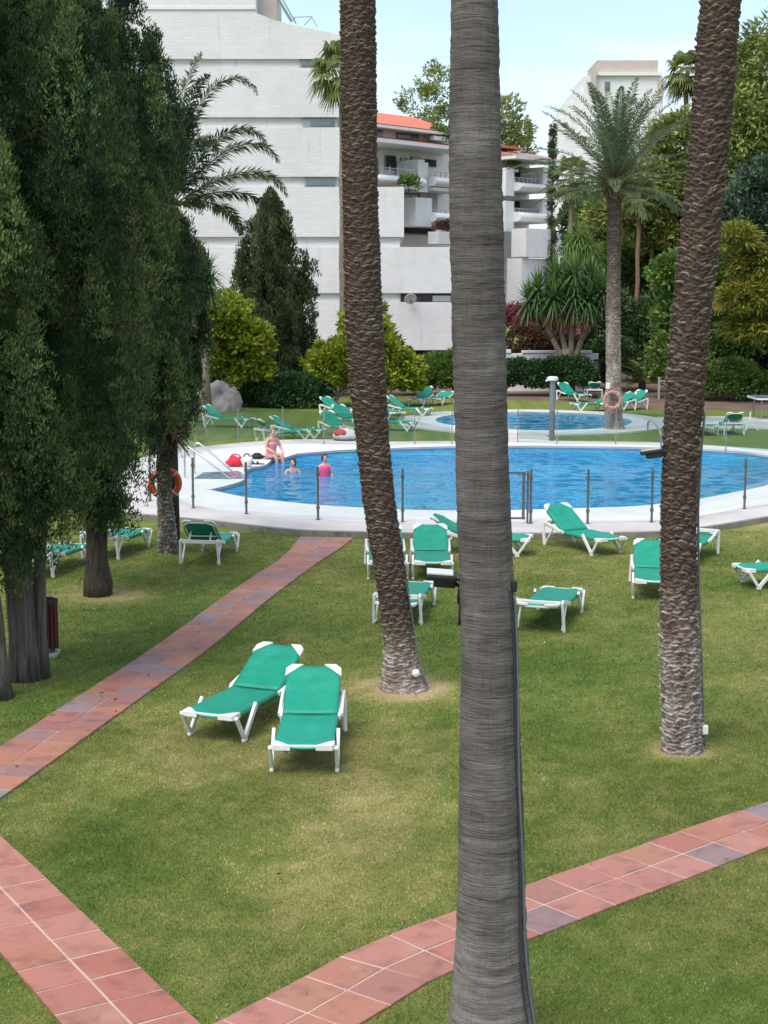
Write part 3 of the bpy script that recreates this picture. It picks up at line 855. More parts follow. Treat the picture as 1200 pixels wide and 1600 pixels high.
def envelope_tree(name, label, cat, base, prof, nclump, per, cr, L, W, mat, trunk_mat, trunks, group=None, dead=0.0, out=0.6, up=0.8, rnd=0.45, inner=0.55, squash=1.4, lean=(0, 0), wob=0.22):
    """conical or columnar tree; prof = [(z, radius)...]"""
    root = empty(name, (base[0], base[1], 0)); tag(root, label, cat, group)
    zs = np.array([p[0] for p in prof]); rs = np.array([p[1] for p in prof])
    # sample heights in proportion to radius
    zz = np.linspace(zs[0], zs[-1], 400); ww = np.interp(zz, zs, rs) + 0.08
    z = RNG.choice(zz, nclump, p=ww / ww.sum()) + RNG.uniform(-.05, .05, nclump)
    a = RNG.uniform(0, 2 * np.pi, nclump)
    # lumpy outline
    lump = 1 + wob * (fbm(a * 1.6 + 7, z * 0.8, int(abs(base[0] * 10)) + 3) - 0.5) * 2
    rr = np.interp(z, zs, rs) * lump * (inner + (1.18 - inner) * RNG.uniform(0, 1, nclump) ** 0.8)
    C = np.stack([rr * np.cos(a) + lean[0] * z, rr * np.sin(a) + lean[1] * z, z], 1)
    core = RNG.uniform(size=nclump) < 0.28
    C[core, :2] *= 0.55
    rad = cr * RNG.uniform(0.45, 1.2, (nclump, 1)) * np.array([[1, 1, squash]])
    rad = np.minimum(rad, np.maximum(np.interp(z, zs, rs)[:, None] * 1.1, 0.1))
    tc_ = np.clip(0.10 + 0.80 * RNG.uniform(0, 1, nclump) ** 1.1, 0, 0.9)
    if dead: tc_ = np.where(RNG.uniform(size=nclump) < dead, 1.1, tc_)
    # sprays fan out from a point behind and below each clump, so every clump reads as a tuft
    rootp = C * np.array([[0.80, 0.80, 1.0]]) - np.array([[0, 0, 1.0]]) * rad * 1.1
    rp = np.repeat(rootp, per, 0)
    # each clump carries small tufts, each tuft a burst of scale-like sprays
    k = max(4, per // 12)
    d = norm(RNG.normal(size=(nclump * k, 3)) + 0.5 * norm(np.repeat(C - rootp, k, 0)))
    of_ = d * (0.45 + 0.6 * RNG.uniform(0, 1, (nclump * k, 1)) ** 0.6)
    of_[:, :2] *= np.clip(1.12 - 0.46 * (of_[:, 2:3] + 1), 0.12, 1.2)          # flame shaped sprays, pointed upwards
    T0 = np.repeat(C, k, 0) + of_ * np.repeat(rad, k, 0)
    tt = np.repeat(tc_, k) + np.where(np.repeat(tc_, k) > 1, 0, np.clip(RNG.normal(size=nclump * k) * 0.13, -.3, .12))
    rt = T0 - norm(T0 - np.repeat(rootp, k, 0)) * L * 1.3 - np.array([0, 0, L * 0.5 * up])
    m = 12
    rp = np.repeat(rt, m, 0)
    V, F, T = clump_leaves(T0, np.full((len(T0), 3), L * 0.95), m, L, W, out, up * 0.4, rnd * 0.8, center=lambda B: rp, tint_c=tt, tv=0.10, shell=0.1)
    np_mesh('crown', V, F, mat, root, T)
    tb = MB()
    for pts, rads in trunks: tb.tube(pts, rads, 12)
    tb.build('trunk', trunk_mat, root, smooth=True)
    return root

# big dark conifers at the left
envelope_tree('conifer_tree', 'huge dark conifer with grey fluted stems at the left edge, nearest of the conifers', 'tree', (-4.30, 16.9),
    [(1.45, 0.45), (1.8, 0.68), (2.3, 0.98), (3.2, 1.3), (4.6, 1.48), (6.2, 1.42), (7.3, 1.1), (8.2, 0.75), (9.6, 0.25)], 600, 1200, 0.32, 0.055, 0.016, M['conifer'], M['bark_grey'],
    [([(0.05, -0.45, -.05), (0.02, -0.43, 0.3), (0.0, -0.41, 0.8), (-0.08, -0.3, 1.5), (-0.2, -0.1, 3.0)], [0.19, 0.145, 0.135, 0.12, 0.09]),
     ([(0.20, 0.36, -.05), (0.19, 0.36, 0.4), (0.17, 0.36, 1.0), (0.15, 0.3, 1.8), (0.1, 0.2, 4.0), (0, 0, 8.5)], [0.17, 0.135, 0.13, 0.12, 0.1, 0.03]),
     ([(0.33, 0.46, -.05), (0.335, 0.45, 0.5), (0.36, 0.40, 1.2), (0.40, 0.38, 1.8), (0.45, 0.3, 3.4)], [0.11, 0.075, 0.07, 0.065, 0.04]),
     ([(0.08, 0.30, -.05), (0.075, 0.31, 0.5), (0.04, 0.32, 1.2), (0.0, 0.34, 1.9), (-0.1, 0.3, 3.4)], [0.10, 0.07, 0.065, 0.06, 0.04])], 'conifers at the left', dead=0.0, inner=0.5, wob=0.36, squash=2.3, up=1.5)
envelope_tree('conifer_tree', 'tall dark conifer standing on a short dark trunk in a bare ring of soil', 'tree', (-4.23, 22.3),
    [(1.15, 0.28), (1.5, 0.48), (2.2, 0.82), (3.2, 1.10), (4.4, 1.25), (5.6, 1.26), (6.8, 1.10), (7.8, 0.80), (8.8, 0.40), (9.6, 0.08)], 460, 980, 0.30, 0.062, 0.019, M['conifer'], M['bark_dark'],
    [([(0, 0, -.05), (0.01, 0, 0.18), (0.0, 0, 0.55), (0.02, 0, 1.2), (0.03, 0, 3), (0, 0, 8.8)], [0.215, 0.215, 0.155, 0.155, 0.13, 0.03])], 'conifers at the left', dead=0.008, inner=0.5, wob=0.36, squash=2.3, up=1.5)
envelope_tree('conifer_tree', 'dark conifer with brown tufts growing right behind the orange life ring', 'tree', (-3.66, 26.5),
    [(1.95, 0.15), (2.4, 0.28), (2.9, 0.38), (3.4, 0.48), (4.2, 0.52), (4.9, 0.45), (5.6, 0.2), (6.0, 0.05)], 170, 700, 0.26, 0.066, 0.023, M['conifer'], M['bark_dark'],
    [([(0.0, 0.0, -.05), (0, 0, 1.5), (0, 0, 5.5)], [0.10, 0.09, 0.03])], 'conifers at the left', dead=0.05, inner=0.5, wob=0.36, squash=2.3, up=1.5)
# the far pointed cypress
envelope_tree('cypress_tree', 'dark pointed cypress in front of the white building', 'tree', (-4.8, 66.0),
    [(0.3, 1.0), (1.2, 1.5), (2.6, 1.62), (4.0, 1.5), (5.4, 1.18), (6.8, 0.8), (7.6, 0.5), (8.2, 0.28), (8.7, 0.05)], 520, 200, 0.26, 0.15, 0.055, M['cypress'], M['bark_dark'],
    [([(0, 0, -.1), (0, 0, 8)], [0.2, 0.03])], up=2.4, squash=3.0, wob=0.5, inner=0.6)
envelope_tree('cypress_tree', 'thin dark cypress spire beside the far apartments', 'tree', (13.0, 121.0),
    [(1, 0.3), (6, 0.3), (12, 0.2), (16, 0.1), (17.6, 0.02)], 130, 48, 0.22, 0.25, 0.09, M['cypress'], M['bark_dark'], [([(0, 0, -.1), (0, 0, 16)], [0.2, 0.03])], up=1.1, squash=2.0)

def lobe_tree(name, label, cat, base, lobes, nclump, per, cr, L, W, mat, trunk_mat, limbs, group=None, out=0.8, up=0.15, rnd=0.6, tv=0.17, flat=0.8, inner=0.6, low=-0.6, wpos=0.45):
    """broad crown: clumps over the outside of several lobes (centre, radii)"""
    root = empty(name, (base[0], base[1], 0)); tag(root, label, cat, group)
    area = np.array([(l[1][0] * l[1][1] * l[1][2]) ** (2 / 3) for l in lobes])
    k = RNG.choice(len(lobes), nclump, p=area / area.sum())
    Lc = np.array([l[0] for l in lobes], float)[k]; Lr = np.array([l[1] for l in lobes], float)[k]
    d = norm(RNG.normal(size=(nclump * 3, 3))); d = d[d[:, 2] > low][:nclump]
    while len(d) < nclump: d = np.concatenate([d, d])[:nclump]
    C = Lc + d * Lr * (inner + (1.05 - inner) * RNG.uniform(0, 1, (nclump, 1)) ** 0.6)
    rad = cr * RNG.uniform(0.6, 1.3, (nclump, 1)) * np.array([[1, 1, flat]])
    cc_ = np.repeat(Lc, per, 0)
    V, F, T = clump_leaves(C, rad, per, L, W, out, up, rnd, center=lambda B: cc_, tint_c=np.clip(RNG.normal(size=nclump) * 0.18 + 0.48, 0.1, 0.95), tv=tv, shell=0.3, wpos=wpos)
    np_mesh('crown', V, F, mat, root, T)
    tb = MB()
    for pts, rads in limbs: tb.tube(pts, rads, 9)
    tb.build('trunk', trunk_mat, root, smooth=True)
    return root

def simple_limbs(h, r, spread, seed, n=5):
    rr = random.Random(seed)
    out = [([(0, 0, -.1), (0.05, 0.02, h * 0.35), (0, 0, h * 0.85)], [r, r * 0.75, r * 0.2])]
    for i in range(n):
        a = rr.uniform(0, 6.28); z0 = h * rr.uniform(0.25, 0.5)
        out.append(([(0, 0, z0), (spread * 0.4 * math.cos(a), spread * 0.4 * math.sin(a), z0 + h * 0.15), (spread * 0.85 * math.cos(a), spread * 0.85 * math.sin(a), z0 + h * 0.32)], [r * 0.5, r * 0.35, r * 0.08]))
    return out

# lime-coloured round trees
lobe_tree('lime_tree', 'rounded bright lime green tree over the pale boulder', 'tree', (-6.35, 60.5),
    [((0.1, 0, 3.55), (1.0, 1.1, 0.95)), ((0.65, 0, 2.45), (1.2, 1.2, 1.0)), ((-0.8, -0.2, 2.8), (0.9, 1.0, 0.9)), ((-0.4, 0, 1.75), (1.0, 1.1, 0.5)), ((1.0, -0.2, 1.45), (0.8, 1.0, 0.5))], 300, 55, 0.34, 0.26, 0.13, M['lime'], M['bark_dark'],
    [([(-0.3, 0, -.1), (-0.5, 0, 0.7), (-0.2, 0, 1.5), (0.3, 0, 3.5)], [0.1, 0.085, 0.07, 0.02]), ([(-0.5, 0, 0.7), (-1.4, -0.1, 1.1), (-1.7, 0, 1.9)], [0.06, 0.05, 0.02]), ([(-0.4, 0, 0.9), (0.6, 0, 1.6), (1, 0, 2.6)], [0.06, 0.05, 0.02])], flat=0.6, wpos=0.5)
lobe_tree('lime_tree', 'broad yellow green tree with a leaning bare stem behind the curved palm', 'tree', (-0.8, 61.0),
    [((0.1, 0, 3.3), (0.85, 0.9, 0.8)), ((0.1, 0, 2.45), (1.35, 1.1, 0.9)), ((1.1, -0.2, 1.55), (1.1, 1.0, 0.7)), ((-1.0, 0, 1.7), (1.15, 1.0, 0.85)), ((-0.2, -.1, 1.5), (1.3, 1.1, 0.7)), ((-1.5, -.2, 0.95), (0.6, 0.7, 0.35)), ((1.5, -.2, 1.05), (0.75, 0.7, 0.45))], 380, 55, 0.30, 0.22, 0.11, M['lime'], M['bark_tan'],
    [([(-1.3, -0.5, -.1), (-1.0, -0.4, 0.45), (-0.4, 0, 0.9), (0, 0, 2.4)], [0.09, 0.08, 0.07, 0.02]), ([(-0.3, 0.1, -.1), (-0.1, 0, 0.8), (0.6, 0, 1.6)], [0.08, 0.06, 0.02])], flat=0.6, wpos=0.5)

# hedges and rounded bushes
def hedge(name, label, cat, base, lobes, n, per, mat, L=0.16, W=0.085, cr=0.25, group=None, stem=True):
    r = lobe_tree(name, label, cat, base, lobes, n, per, cr, L, W, mat, M['bark_dark'], [([(0, 0, -.1), (0, 0, 0.5)], [0.06, 0.03])], group, out=0.9, up=0.3, inner=0.8, low=-0.35)
    for c in r.children:
        if c.name.startswith('crown'): c.name = 'foliage'
        elif c.name.startswith('trunk'): c.name = 'stem'
    return r
hedge('clipped_bush', 'low dome of clipped dark bush beside the stacked far loungers', 'bush', (-3.55, 60.5), [((0, 0, 0.45), (1.3, 0.9, 0.75)), ((-1.2, 0.6, 0.35), (0.9, 0.8, 0.5))], 200, 70, M['hedge'])
hedge('clipped_hedge', 'dark clipped hedge directly under the low white wall', 'hedge', (7.3, 67.5), [((-1.2, 0, 0.75), (1.1, 0.8, 0.75)), ((0, 0, 0.8), (1.2, 0.8, 0.72)), ((1.0, 0, 0.8), (0.9, 0.8, 0.75))], 330, 70, M['hedge'])
hedge('clipped_hedge', 'dark bushy hedge between the yellow green tree and the tall grey palm', 'hedge', (3.0, 67.0), [((-0.7, 0, 0.8), (1.0, 0.8, 0.9)), ((0.3, 0, 0.95), (0.9, 0.8, 1.0)), ((0.9, 0, 0.8), (0.8, 0.8, 0.8))], 300, 70, M['midgreen'])
hedge('shrub', 'dark shrub in the gloom under the pointed cypress', 'shrub', (-6.6, 66.5), [((0, 0, 0.7), (1.5, 0.9, 1.0)), ((1.8, -0.6, 0.5), (1.3, 0.9, 0.7))], 200, 60, M['darkgreen'])
hedge('shrub', 'dark shrubbery behind the yellow green tree', 'shrub', (-0.6, 68.0), [((-1.6, 0, 0.9), (1.4, 0.9, 1.0)), ((0.6, 0, 0.8), (1.6, 0.9, 0.95)), ((2.4, 0, 0.7), (1.1, 0.9, 0.8))], 300, 60, M['darkgreen'])
hedge('shrub', 'shadowy shrub behind the strappy multi stemmed tree', 'shrub', (10.6, 72.0), [((0, 0, 1.1), (1.4, 1.0, 1.25)), ((-1.1, 0, 0.7), (1.0, 0.9, 0.8))], 220, 60, M['darkgreen'])
hedge('shrub', 'dense leafy wall of dark shrub just right of the feather palm', 'shrub', (13.2, 66.0), [((0.0, 0, 1.6), (1.7, 1.2, 1.7)), ((0.2, 0.2, 3.8), (1.6, 1.2, 1.7)), ((1.5, 0.2, 2.6), (1.2, 1.2, 1.8)), ((-0.6, 0, 5.2), (1.2, 1.0, 0.9)), ((1.4, 0, 4.9), (1.2, 1.0, 1.2))], 620, 60, M['midgreen'], 0.24, 0.13, 0.36)
hedge('shrub', 'grey green shrub at the right edge above the blue table', 'shrub', (16.9, 67.5), [((0, 0, 1.9), (1.7, 1.0, 1.1)), ((1.3, 0, 1.1), (1.5, 1.0, 1.1))], 260, 60, M['bluegreen'], 0.2, 0.1, 0.3)
hedge('shrub', 'low olive shrub beside the leaning palm on the right', 'shrub', (14.4, 64.2), [((0, 0, 0.7), (1.2, 0.8, 0.9)), ((1.4, 0.2, 0.45), (1.0, 0.7, 0.55))], 200, 60, M['midgreen'], 0.2, 0.08, 0.28)
hedge('shrub', 'black green thicket at the foot of the golden pine', 'shrub', (16.6, 71.0), [((-1.4, 0, 1.2), (1.8, 1.0, 1.5)), ((1.6, 0, 1.5), (2.2, 1.0, 1.8)), ((-2.6, 0, 3.0), (1.4, 1.2, 1.6))], 420, 60, M['darkgreen'], 0.24, 0.11, 0.36)
hedge('shrub', 'dark thicket behind the brown posts and the feather palm', 'shrub', (11.6, 78.0), [((0, 0, 1.6), (2.6, 1.2, 1.9)), ((2.6, 0, 2.0), (2.4, 1.2, 2.4)), ((-1.5, 0, 3.3), (2.0, 1.2, 1.8))], 420, 60, M['darkgreen'], 0.26, 0.12, 0.4)

# taller trees at the right
lobe_tree('broadleaf_tree', 'very tall drooping yellow green tree at the upper right edge', 'tree', (19.6, 78.0),
    [((0, 0, 15.5), (2.2, 2.2, 2.4)), ((1.4, 0, 13), (2.8, 2.2, 2.4)), ((-1.4, 0, 12.5), (2.0, 2.0, 2.0)), ((0, 0, 10.5), (2.9, 2.2, 2.4)), ((1.8, 0, 17.5), (1.8, 1.8, 1.6)), ((1.5, 0, 8), (2.6, 2.0, 2.0)), ((-2.6, 0, 10.2), (1.5, 1.6, 1.5))], 900, 60, 0.5, 0.36, 0.12, M['olivegreen'], M['bark_tan'], simple_limbs(15, 0.3, 2.8, 3, 8), up=-0.5, flat=1.2)
lobe_tree('broadleaf_tree', 'bright green leafy tree rising behind the feather palm fronds', 'tree', (16.2, 84.0),
    [((0, 0, 12.2), (1.9, 1.9, 1.6)), ((1.2, 0, 10.4), (2.2, 2.0, 1.9)), ((-1.6, 0, 9.6), (2.0, 2.0, 1.9)), ((0, 0, 8), (2.6, 2.0, 2.0)), ((-3.2, 0, 8.6), (1.8, 1.7, 1.5))], 620, 60, 0.5, 0.34, 0.15, M['olivegreen'], M['bark_dark'], simple_limbs(11.5, 0.26, 2.4, 5, 7))
lobe_tree('broadleaf_tree', 'dark rounded tree in the gap between the apartments and the feather palm', 'tree', (14.6, 92.0),
    [((0, 0, 10.0), (2.2, 2, 1.9)), ((-1.2, 0, 8.2), (2.0, 2, 1.8)), ((1.8, 0, 8.4), (2.3, 2, 2.2)), ((0, 0, 6.2), (2.9, 2, 2.1)), ((3, 0, 6.4), (2.3, 2, 2.1))], 620, 60, 0.55, 0.36, 0.16, M['midgreen'], M['bark_dark'], simple_limbs(9.5, 0.26, 2.4, 6, 7))
lobe_tree('broadleaf_tree', 'mid green tree low behind the two small fan palms', 'tree', (15.0, 88.0),
    [((0, 0, 6.0), (2.3, 2, 1.8)), ((1.8, 0, 7.2), (2.2, 2, 1.8)), ((-2, 0, 5.4), (2.2, 2, 1.7)), ((0.6, 0, 3.8), (3.0, 2, 1.9)), ((3.4, 0, 5), (2.2, 2, 2.2))], 620, 60, 0.5, 0.32, 0.15, M['midgreen'], M['bark_dark'], simple_limbs(6.5, 0.22, 2.4, 8, 6))
lobe_tree('broadleaf_tree', 'blue green leafy tree right of the leaning palm, below the tall drooping tree', 'tree', (17.6, 71.0),
    [((0, 0, 9.2), (1.5, 1.5, 1.3)), ((1.3, 0, 8.2), (1.6, 1.5, 1.5)), ((-1.2, 0, 7.6), (1.5, 1.5, 1.4)), ((0.2, 0, 6.6), (2.0, 1.6, 1.4)), ((2.2, 0, 6.8), (1.5, 1.5, 1.6))], 520, 60, 0.42, 0.28, 0.15, M['bluegreen'], M['bark_dark'], simple_limbs(8.4, 0.2, 1.9, 9, 6))
lobe_tree('broadleaf_tree', 'dark tree behind the small grey stemmed fan palm, next to the cypress spire', 'tree', (13.0, 101.0),
    [((0, 0, 9.2), (1.3, 1.4, 1.5)), ((0.6, 0, 7.2), (1.7, 1.5, 1.6)), ((-0.4, 0, 5.2), (1.5, 1.5, 1.5)), ((1.2, 0, 3.6), (1.8, 1.5, 1.6))], 420, 60, 0.45, 0.32, 0.14, M['darkgreen'], M['bark_dark'], simple_limbs(8.6, 0.2, 1.4, 17, 6))
# golden pine with drooping shoots
lobe_tree('pine_tree', 'golden tipped pine with drooping shoots at the right edge', 'tree', (15.9, 62.0),
    [((-1.9, 0, 6.5), (0.8, 0.9, 0.65)), ((-0.6, 0, 5.6), (1.3, 1.1, 0.7)), ((-1.5, -.2, 4.2), (1.1, 1.0, 0.7)), ((0.3, 0, 4.4), (1.5, 1.1, 0.8)), ((0.9, 0, 5.9), (1.2, 1.1, 0.7)), ((-0.8, 0, 3.1), (1.3, 1.0, 0.55)), ((1.0, 0, 2.9), (1.2, 1.0, 0.5))], 330, 60, 0.34, 0.34, 0.07, M['pine'], M['bark_dark'],
    [([(0.6, 0.4, -.1), (0.5, 0.3, 3), (0.3, 0, 6.8)], [0.16, 0.13, 0.03])] + [([(0.5, 0.3, z), (sx * 0.9, 0, z + 0.35), (sx * 1.9, -.1, z + 0.3)], [0.05, 0.04, 0.012]) for z, sx in ((3.0, -1), (4.0, -1), (5.2, -1), (3.3, 1), (4.6, 1), (6.1, -1))], up=-0.35, out=0.7, flat=0.55, rnd=0.35)
# airy trees behind the apartments
lobe_tree('broadleaf_tree', 'thin airy tree above the red tiled roof, left half hidden by the grey palm', 'tree', (5.0, 138.0),
    [((0.3, 0, 22.5), (2.2, 2, 1.9)), ((-1.8, 0, 20.6), (2.0, 2, 1.6)), ((2.0, 0, 20.5), (2.0, 2, 1.8)), ((3.6, 0, 18.6), (1.6, 2, 2.0)), ((0, 0, 18.6), (3.0, 2, 1.8))], 210, 26, 0.55, 0.42, 0.16, M['olivegreen'], M['bark_tan'], simple_limbs(21, 0.3, 3.0, 12, 9))
lobe_tree('broadleaf_tree', 'thin airy tree above the roof just right of the grey palm', 'tree', (10.6, 138.0),
    [((0.0, 0, 20.0), (1.5, 1.5, 1.5)), ((0.9, 0, 18.3), (1.5, 1.5, 1.5)), ((-0.6, 0, 17.6), (1.7, 1.5, 1.5)), ((1.4, 0, 16.6), (1.1, 1.2, 1.0))], 130, 26, 0.5, 0.42, 0.16, M['olivegreen'], M['bark_tan'], simple_limbs(18.5, 0.25, 1.8, 13, 8))
# bougainvillea behind the low white wall
lobe_tree('bougainvillea', 'magenta flowering bougainvillea above the low white wall', 'shrub', (7.6, 73.5),
    [((0.0, 0, 3.4), (0.85, 0.8, 0.75)), ((-1.1, 0, 3.2), (0.8, 0.8, 0.7)), ((0.6, 0, 2.6), (0.7, 0.8, 0.7))], 150, 50, 0.26, 0.17, 0.1, M['magenta'], M['bark_dark'], simple_limbs(3.2, 0.07, 0.8, 15, 4))
hedge('shrub', 'reddish brown shrub below the magenta flowers', 'shrub', (7.4, 72.6), [((0.2, 0, 2.2), (0.9, 0.7, 0.9)), ((-0.8, 0, 2.1), (0.9, 0.7, 0.8)), ((1.0, 0, 1.9), (0.8, 0.7, 0.7)), ((0, 0, 1.2), (1.7, 0.7, 0.6))], 220, 50, M['redbush'], 0.18, 0.08, 0.28)

# ------------------------------------------------------------------ palms
def frond_arrays(base, az, el, length, droop, nleaf, ll, lw, tint, seed, vee=0.55, curl=0.0, pw=1.6, plume=0.0):
    """feather frond: arched rachis with two rows of leaflets"""
    rr = np.random.default_rng(seed)
    k = nleaf
    s = np.linspace(0, 1, 24)
    ang = el - droop * s ** pw
    dl = length / 23
    hx = np.concatenate([[0], np.cumsum(np.cos(ang[:-1]) * dl)]); hz = np.concatenate([[0], np.cumsum(np.sin(ang[:-1]) * dl)])
    dirh = np.array([math.cos(az), math.sin(az), 0.0]); side = np.array([-math.sin(az), math.cos(az), 0.0])
    swp = curl * s ** 2 * length
    pts = np.array(base) + hx[:, None] * dirh + hz[:, None] * np.array([0, 0, 1.0]) + swp[:, None] * side
    t = np.linspace(0.10, 0.99, k)
    pos = np.stack([np.interp(t, s, pts[:, i]) for i in range(3)], 1)
    tan = norm(np.gradient(pts, axis=0)); tan = norm(np.stack([np.interp(t, s, tan[:, i]) for i in range(3)], 1))
    upv = norm(np.cross(tan, np.cross(np.array([0, 0, 1.0])[None, :] + 0 * tan, tan)) + 1e-6)
    sd = norm(np.cross(tan, upv))
    shape = np.sin(np.clip(t * 1.02, 0, 1) * math.pi) ** 0.45 * (1 - 0.25 * t)
    Vs, Ts = [], []
    for sg in (-1, 1):
        ph_ = rr.uniform(-1, 1, (k, 1)) * plume
        d = norm(tan * 0.75 + sd * sg * 0.85 * np.cos(ph_) + upv * 0.85 * np.sin(ph_) + upv * vee * (0.5 + 0.5 * rr.uniform(size=(k, 1))) + rr.normal(size=(k, 3)) * 0.10 + np.array([0, 0, -0.18]))
        L = ll * shape * rr.uniform(0.85, 1.1, k)
        wv = norm(np.cross(d, upv)) * lw / 2
        tip = pos + d * L[:, None]
        tip[:, 2] -= 0.14 * L
        mid = pos + d * (L * 0.45)[:, None]
        q = np.empty((k, 4, 3)); q[:, 0] = pos; q[:, 1] = mid + wv; q[:, 2] = tip; q[:, 3] = mid - wv
        Vs.append(q.reshape(-1, 3)); Ts.append(np.repeat(np.clip(tint + rr.normal(size=k) * 0.1, 0, 1), 4))
    # rachis as two crossed ribbons
    wr = (0.022 * length / 3) * (1.15 - s)[:, None]
    for ax in (side, np.array([0, 0, 1.0])):
        a, b_ = pts - ax * wr, pts + ax * wr
        q = np.empty((23, 4, 3)); q[:, 0] = a[:-1]; q[:, 1] = b_[:-1]; q[:, 2] = b_[1:]; q[:, 3] = a[1:]
        Vs.append(q.reshape(-1, 3)); Ts.append(np.full(23 * 4, min(1.0, tint + 0.35)))
    return np.concatenate(Vs), np.concatenate(Ts)

def frond_mesh(name, parent, fronds, mat):
    V, T = zip(*[frond_arrays(*f) for f in fronds])
    V = np.concatenate(V); T = np.concatenate(T)
    return np_mesh(name, V, np.arange(len(V)).reshape(-1, 4), mat, parent, T)

def scar_trunk(name, parent, path, radii, mat, pitch=0.062, around=13, depth=0.028, nth=100, dz=0.0065, pale_to=0.0, ztop=None, fl=0.0, rough=0.35):
    """palm trunk whose rows of old leaf bases are real relief"""
    zs = np.array([p[2] for p in path])
    z = np.arange(zs[0], zs[-1], dz)
    def spl(v):
        # smooth interpolation
        t = np.interp(z, zs, np.arange(len(zs)))
        p = np.array(v, float); i = np.clip(t.astype(int), 0, len(p) - 2); f = t - i
        p0 = p[np.maximum(i - 1, 0)]; p1 = p[i]; p2 = p[i + 1]; p3 = p[np.minimum(i + 2, len(p) - 1)]
        return 0.5 * (2 * p1 + (p2 - p0) * f + (2 * p0 - 5 * p1 + 4 * p2 - p3) * f ** 2 + (-p0 + 3 * p1 - 3 * p2 + p3) * f ** 3)
    cx, cy, rr = spl([p[0] for p in path]), spl([p[1] for p in path]), spl(radii)
    th = np.linspace(0, 2 * np.pi, nth, endpoint=False)
    Zg, Tg = np.meshgrid(z, th, indexing='ij')
    wob = (fbm(Tg * 2.5 + 5, Zg * 5, 31, 3) - 0.5)
    fine = fbm(Tg * 13, Zg * 46, 61, 4) - 0.5
    rag = fbm(Tg * 20, Zg * 30, 66, 3) - 0.5
    def layer(sd, ph):
        """one lattice of old leaf bases: lens shaped shelves with torn lips"""
        row = Zg / pitch + 0.9 * wob + 0.35 * np.sin(Tg * 2 + Zg) + ph
        ri = np.floor(row)
        jit = vnoise(ri * 1.7 + 0.3, ri * 0.9, 41 + sd)
        u = Tg / (2 * np.pi) * around + 0.5 * (ri % 2) + 0.45 * jit + ph * 0.7
        ui = np.floor(u); uf = u - ui
        hs = vnoise((ui % around) * 1.37 + 0.5, ri * 1.91 + 0.5, 51 + sd)
        v = row - ri
        lens = np.sqrt(np.clip(1 - (2 * uf - 1) ** 2, 0, 1))
        lip = 0.42 + 0.42 * lens + 0.36 * rag + 0.30 * (hs - 0.5)
        sh = np.clip(v / np.maximum(lip, 0.2), 0, 1) ** 1.5 * (1 - np.clip((v - lip) / 0.18, 0, 1)) * (0.3 + 0.7 * lens)
        return sh * (0.45 + 1.0 * hs), hs
    h1, hs1 = layer(0, 0.0); h2, hs2 = layer(7, 0.43)
    shp = np.maximum(h1, 0.85 * h2); hsh = np.where(h1 >= 0.85 * h2, hs1, hs2)
    h = shp + rough * fine * 1.3
    rad = rr[:, None] + depth * (h - 0.4)
    V = np.stack([cx[:, None] + rad * np.cos(Tg), cy[:, None] + rad * np.sin(Tg), Zg], 2).reshape(-1, 3)
    ti = np.clip(0.10 + 0.50 * shp ** 1.3 * (0.5 + 0.6 * hsh) + 0.30 * fine, 0, 1)
    if pale_to: ti = ti + 0.46 * np.clip((pale_to - Zg) / (pale_to * 0.55), 0, 1) * (0.3 + 1.3 * fbm(Tg * 3, Zg * 4, 71))
    nz_, n = len(z), nth
    i = (np.arange(nz_ - 1)[:, None] * n + np.arange(n)[None, :])
    j = (np.arange(nz_ - 1)[:, None] * n + (np.arange(n)[None, :] + 1) % n)
    F = np.stack([i, j, j + n, i + n], 2).reshape(-1, 4)
    return np_mesh(name, V, F, mat, parent, np.clip(ti, 0, 1).reshape(-1), smooth=True)

def px_path(pts, Y, basept):
    """trunk survey: (y, x_left, x_right) -> points in the trunk's own frame and radii"""
    path, rad = [], []
    for y, xl, xr in pts:
        a, c = P(xl, y, Y), P(xr, y, Y)
        m_ = (a + c) / 2
        path.append((m_.x - basept[0], 0.0, m_.z)); rad.append((c.x - a.x) / 2)
    return path, rad

def crown_fronds(top, n, length, seed, el0=1.35, el1=-0.5, nleaf=64, ll=0.5, lw=0.035, droop=(0.5, 1.1)):
    rr = random.Random(seed); out = []
    for i in range(n):
        f = i / (n - 1)
        el = el0 + (el1 - el0) * f ** 1.1
        out.append(((top[0] + rr.uniform(-.06, .06), top[1] + rr.uniform(-.06, .06), top[2] + 0.15 - 0.3 * f), i * 2.39996 + rr.uniform(-.2, .2), el + rr.uniform(-.08, .08), length * rr.uniform(0.85, 1.05) * (0.8 + 0.2 * math.sin(f * 3.1)), rr.uniform(*droop), nleaf, ll, lw, rr.uniform(0.3, 0.6), seed * 1000 + i))
    return out

# curved palm, left of centre
bx, by = TRUNK_BASES['left']
r_ = empty('palm_tree', (bx, by, 0)); tag(r_, 'curved brown palm trunk with a white box by its foot, left of the grey palm', 'palm')
pts, rad = px_path([(1100, 575, 680), (1083, 588, 676), (1066, 596, 664), (1030, 600, 653), (1000, 600, 647), (950, 594, 641), (900, 586, 634), (800, 570, 619), (700, 558, 608), (550, 543, 600), (400, 538, 593), (250, 535, 588), (100, 533, 587), (0, 532, 586)], by, (bx, by))
pts[0] = (pts[0][0], 0, -0.06)
pts += [(pts[-1][0] - 0.02, 0, 9.0), (pts[-1][0] - 0.06, 0, 10.6)]; rad += [rad[-1], rad[-1]]
scar_trunk('trunk', r_, pts, rad, M['bark_scar'], pitch=0.066, around=10, depth=0.032, pale_to=0.9)
LEFT_PTS = (pts, rad)

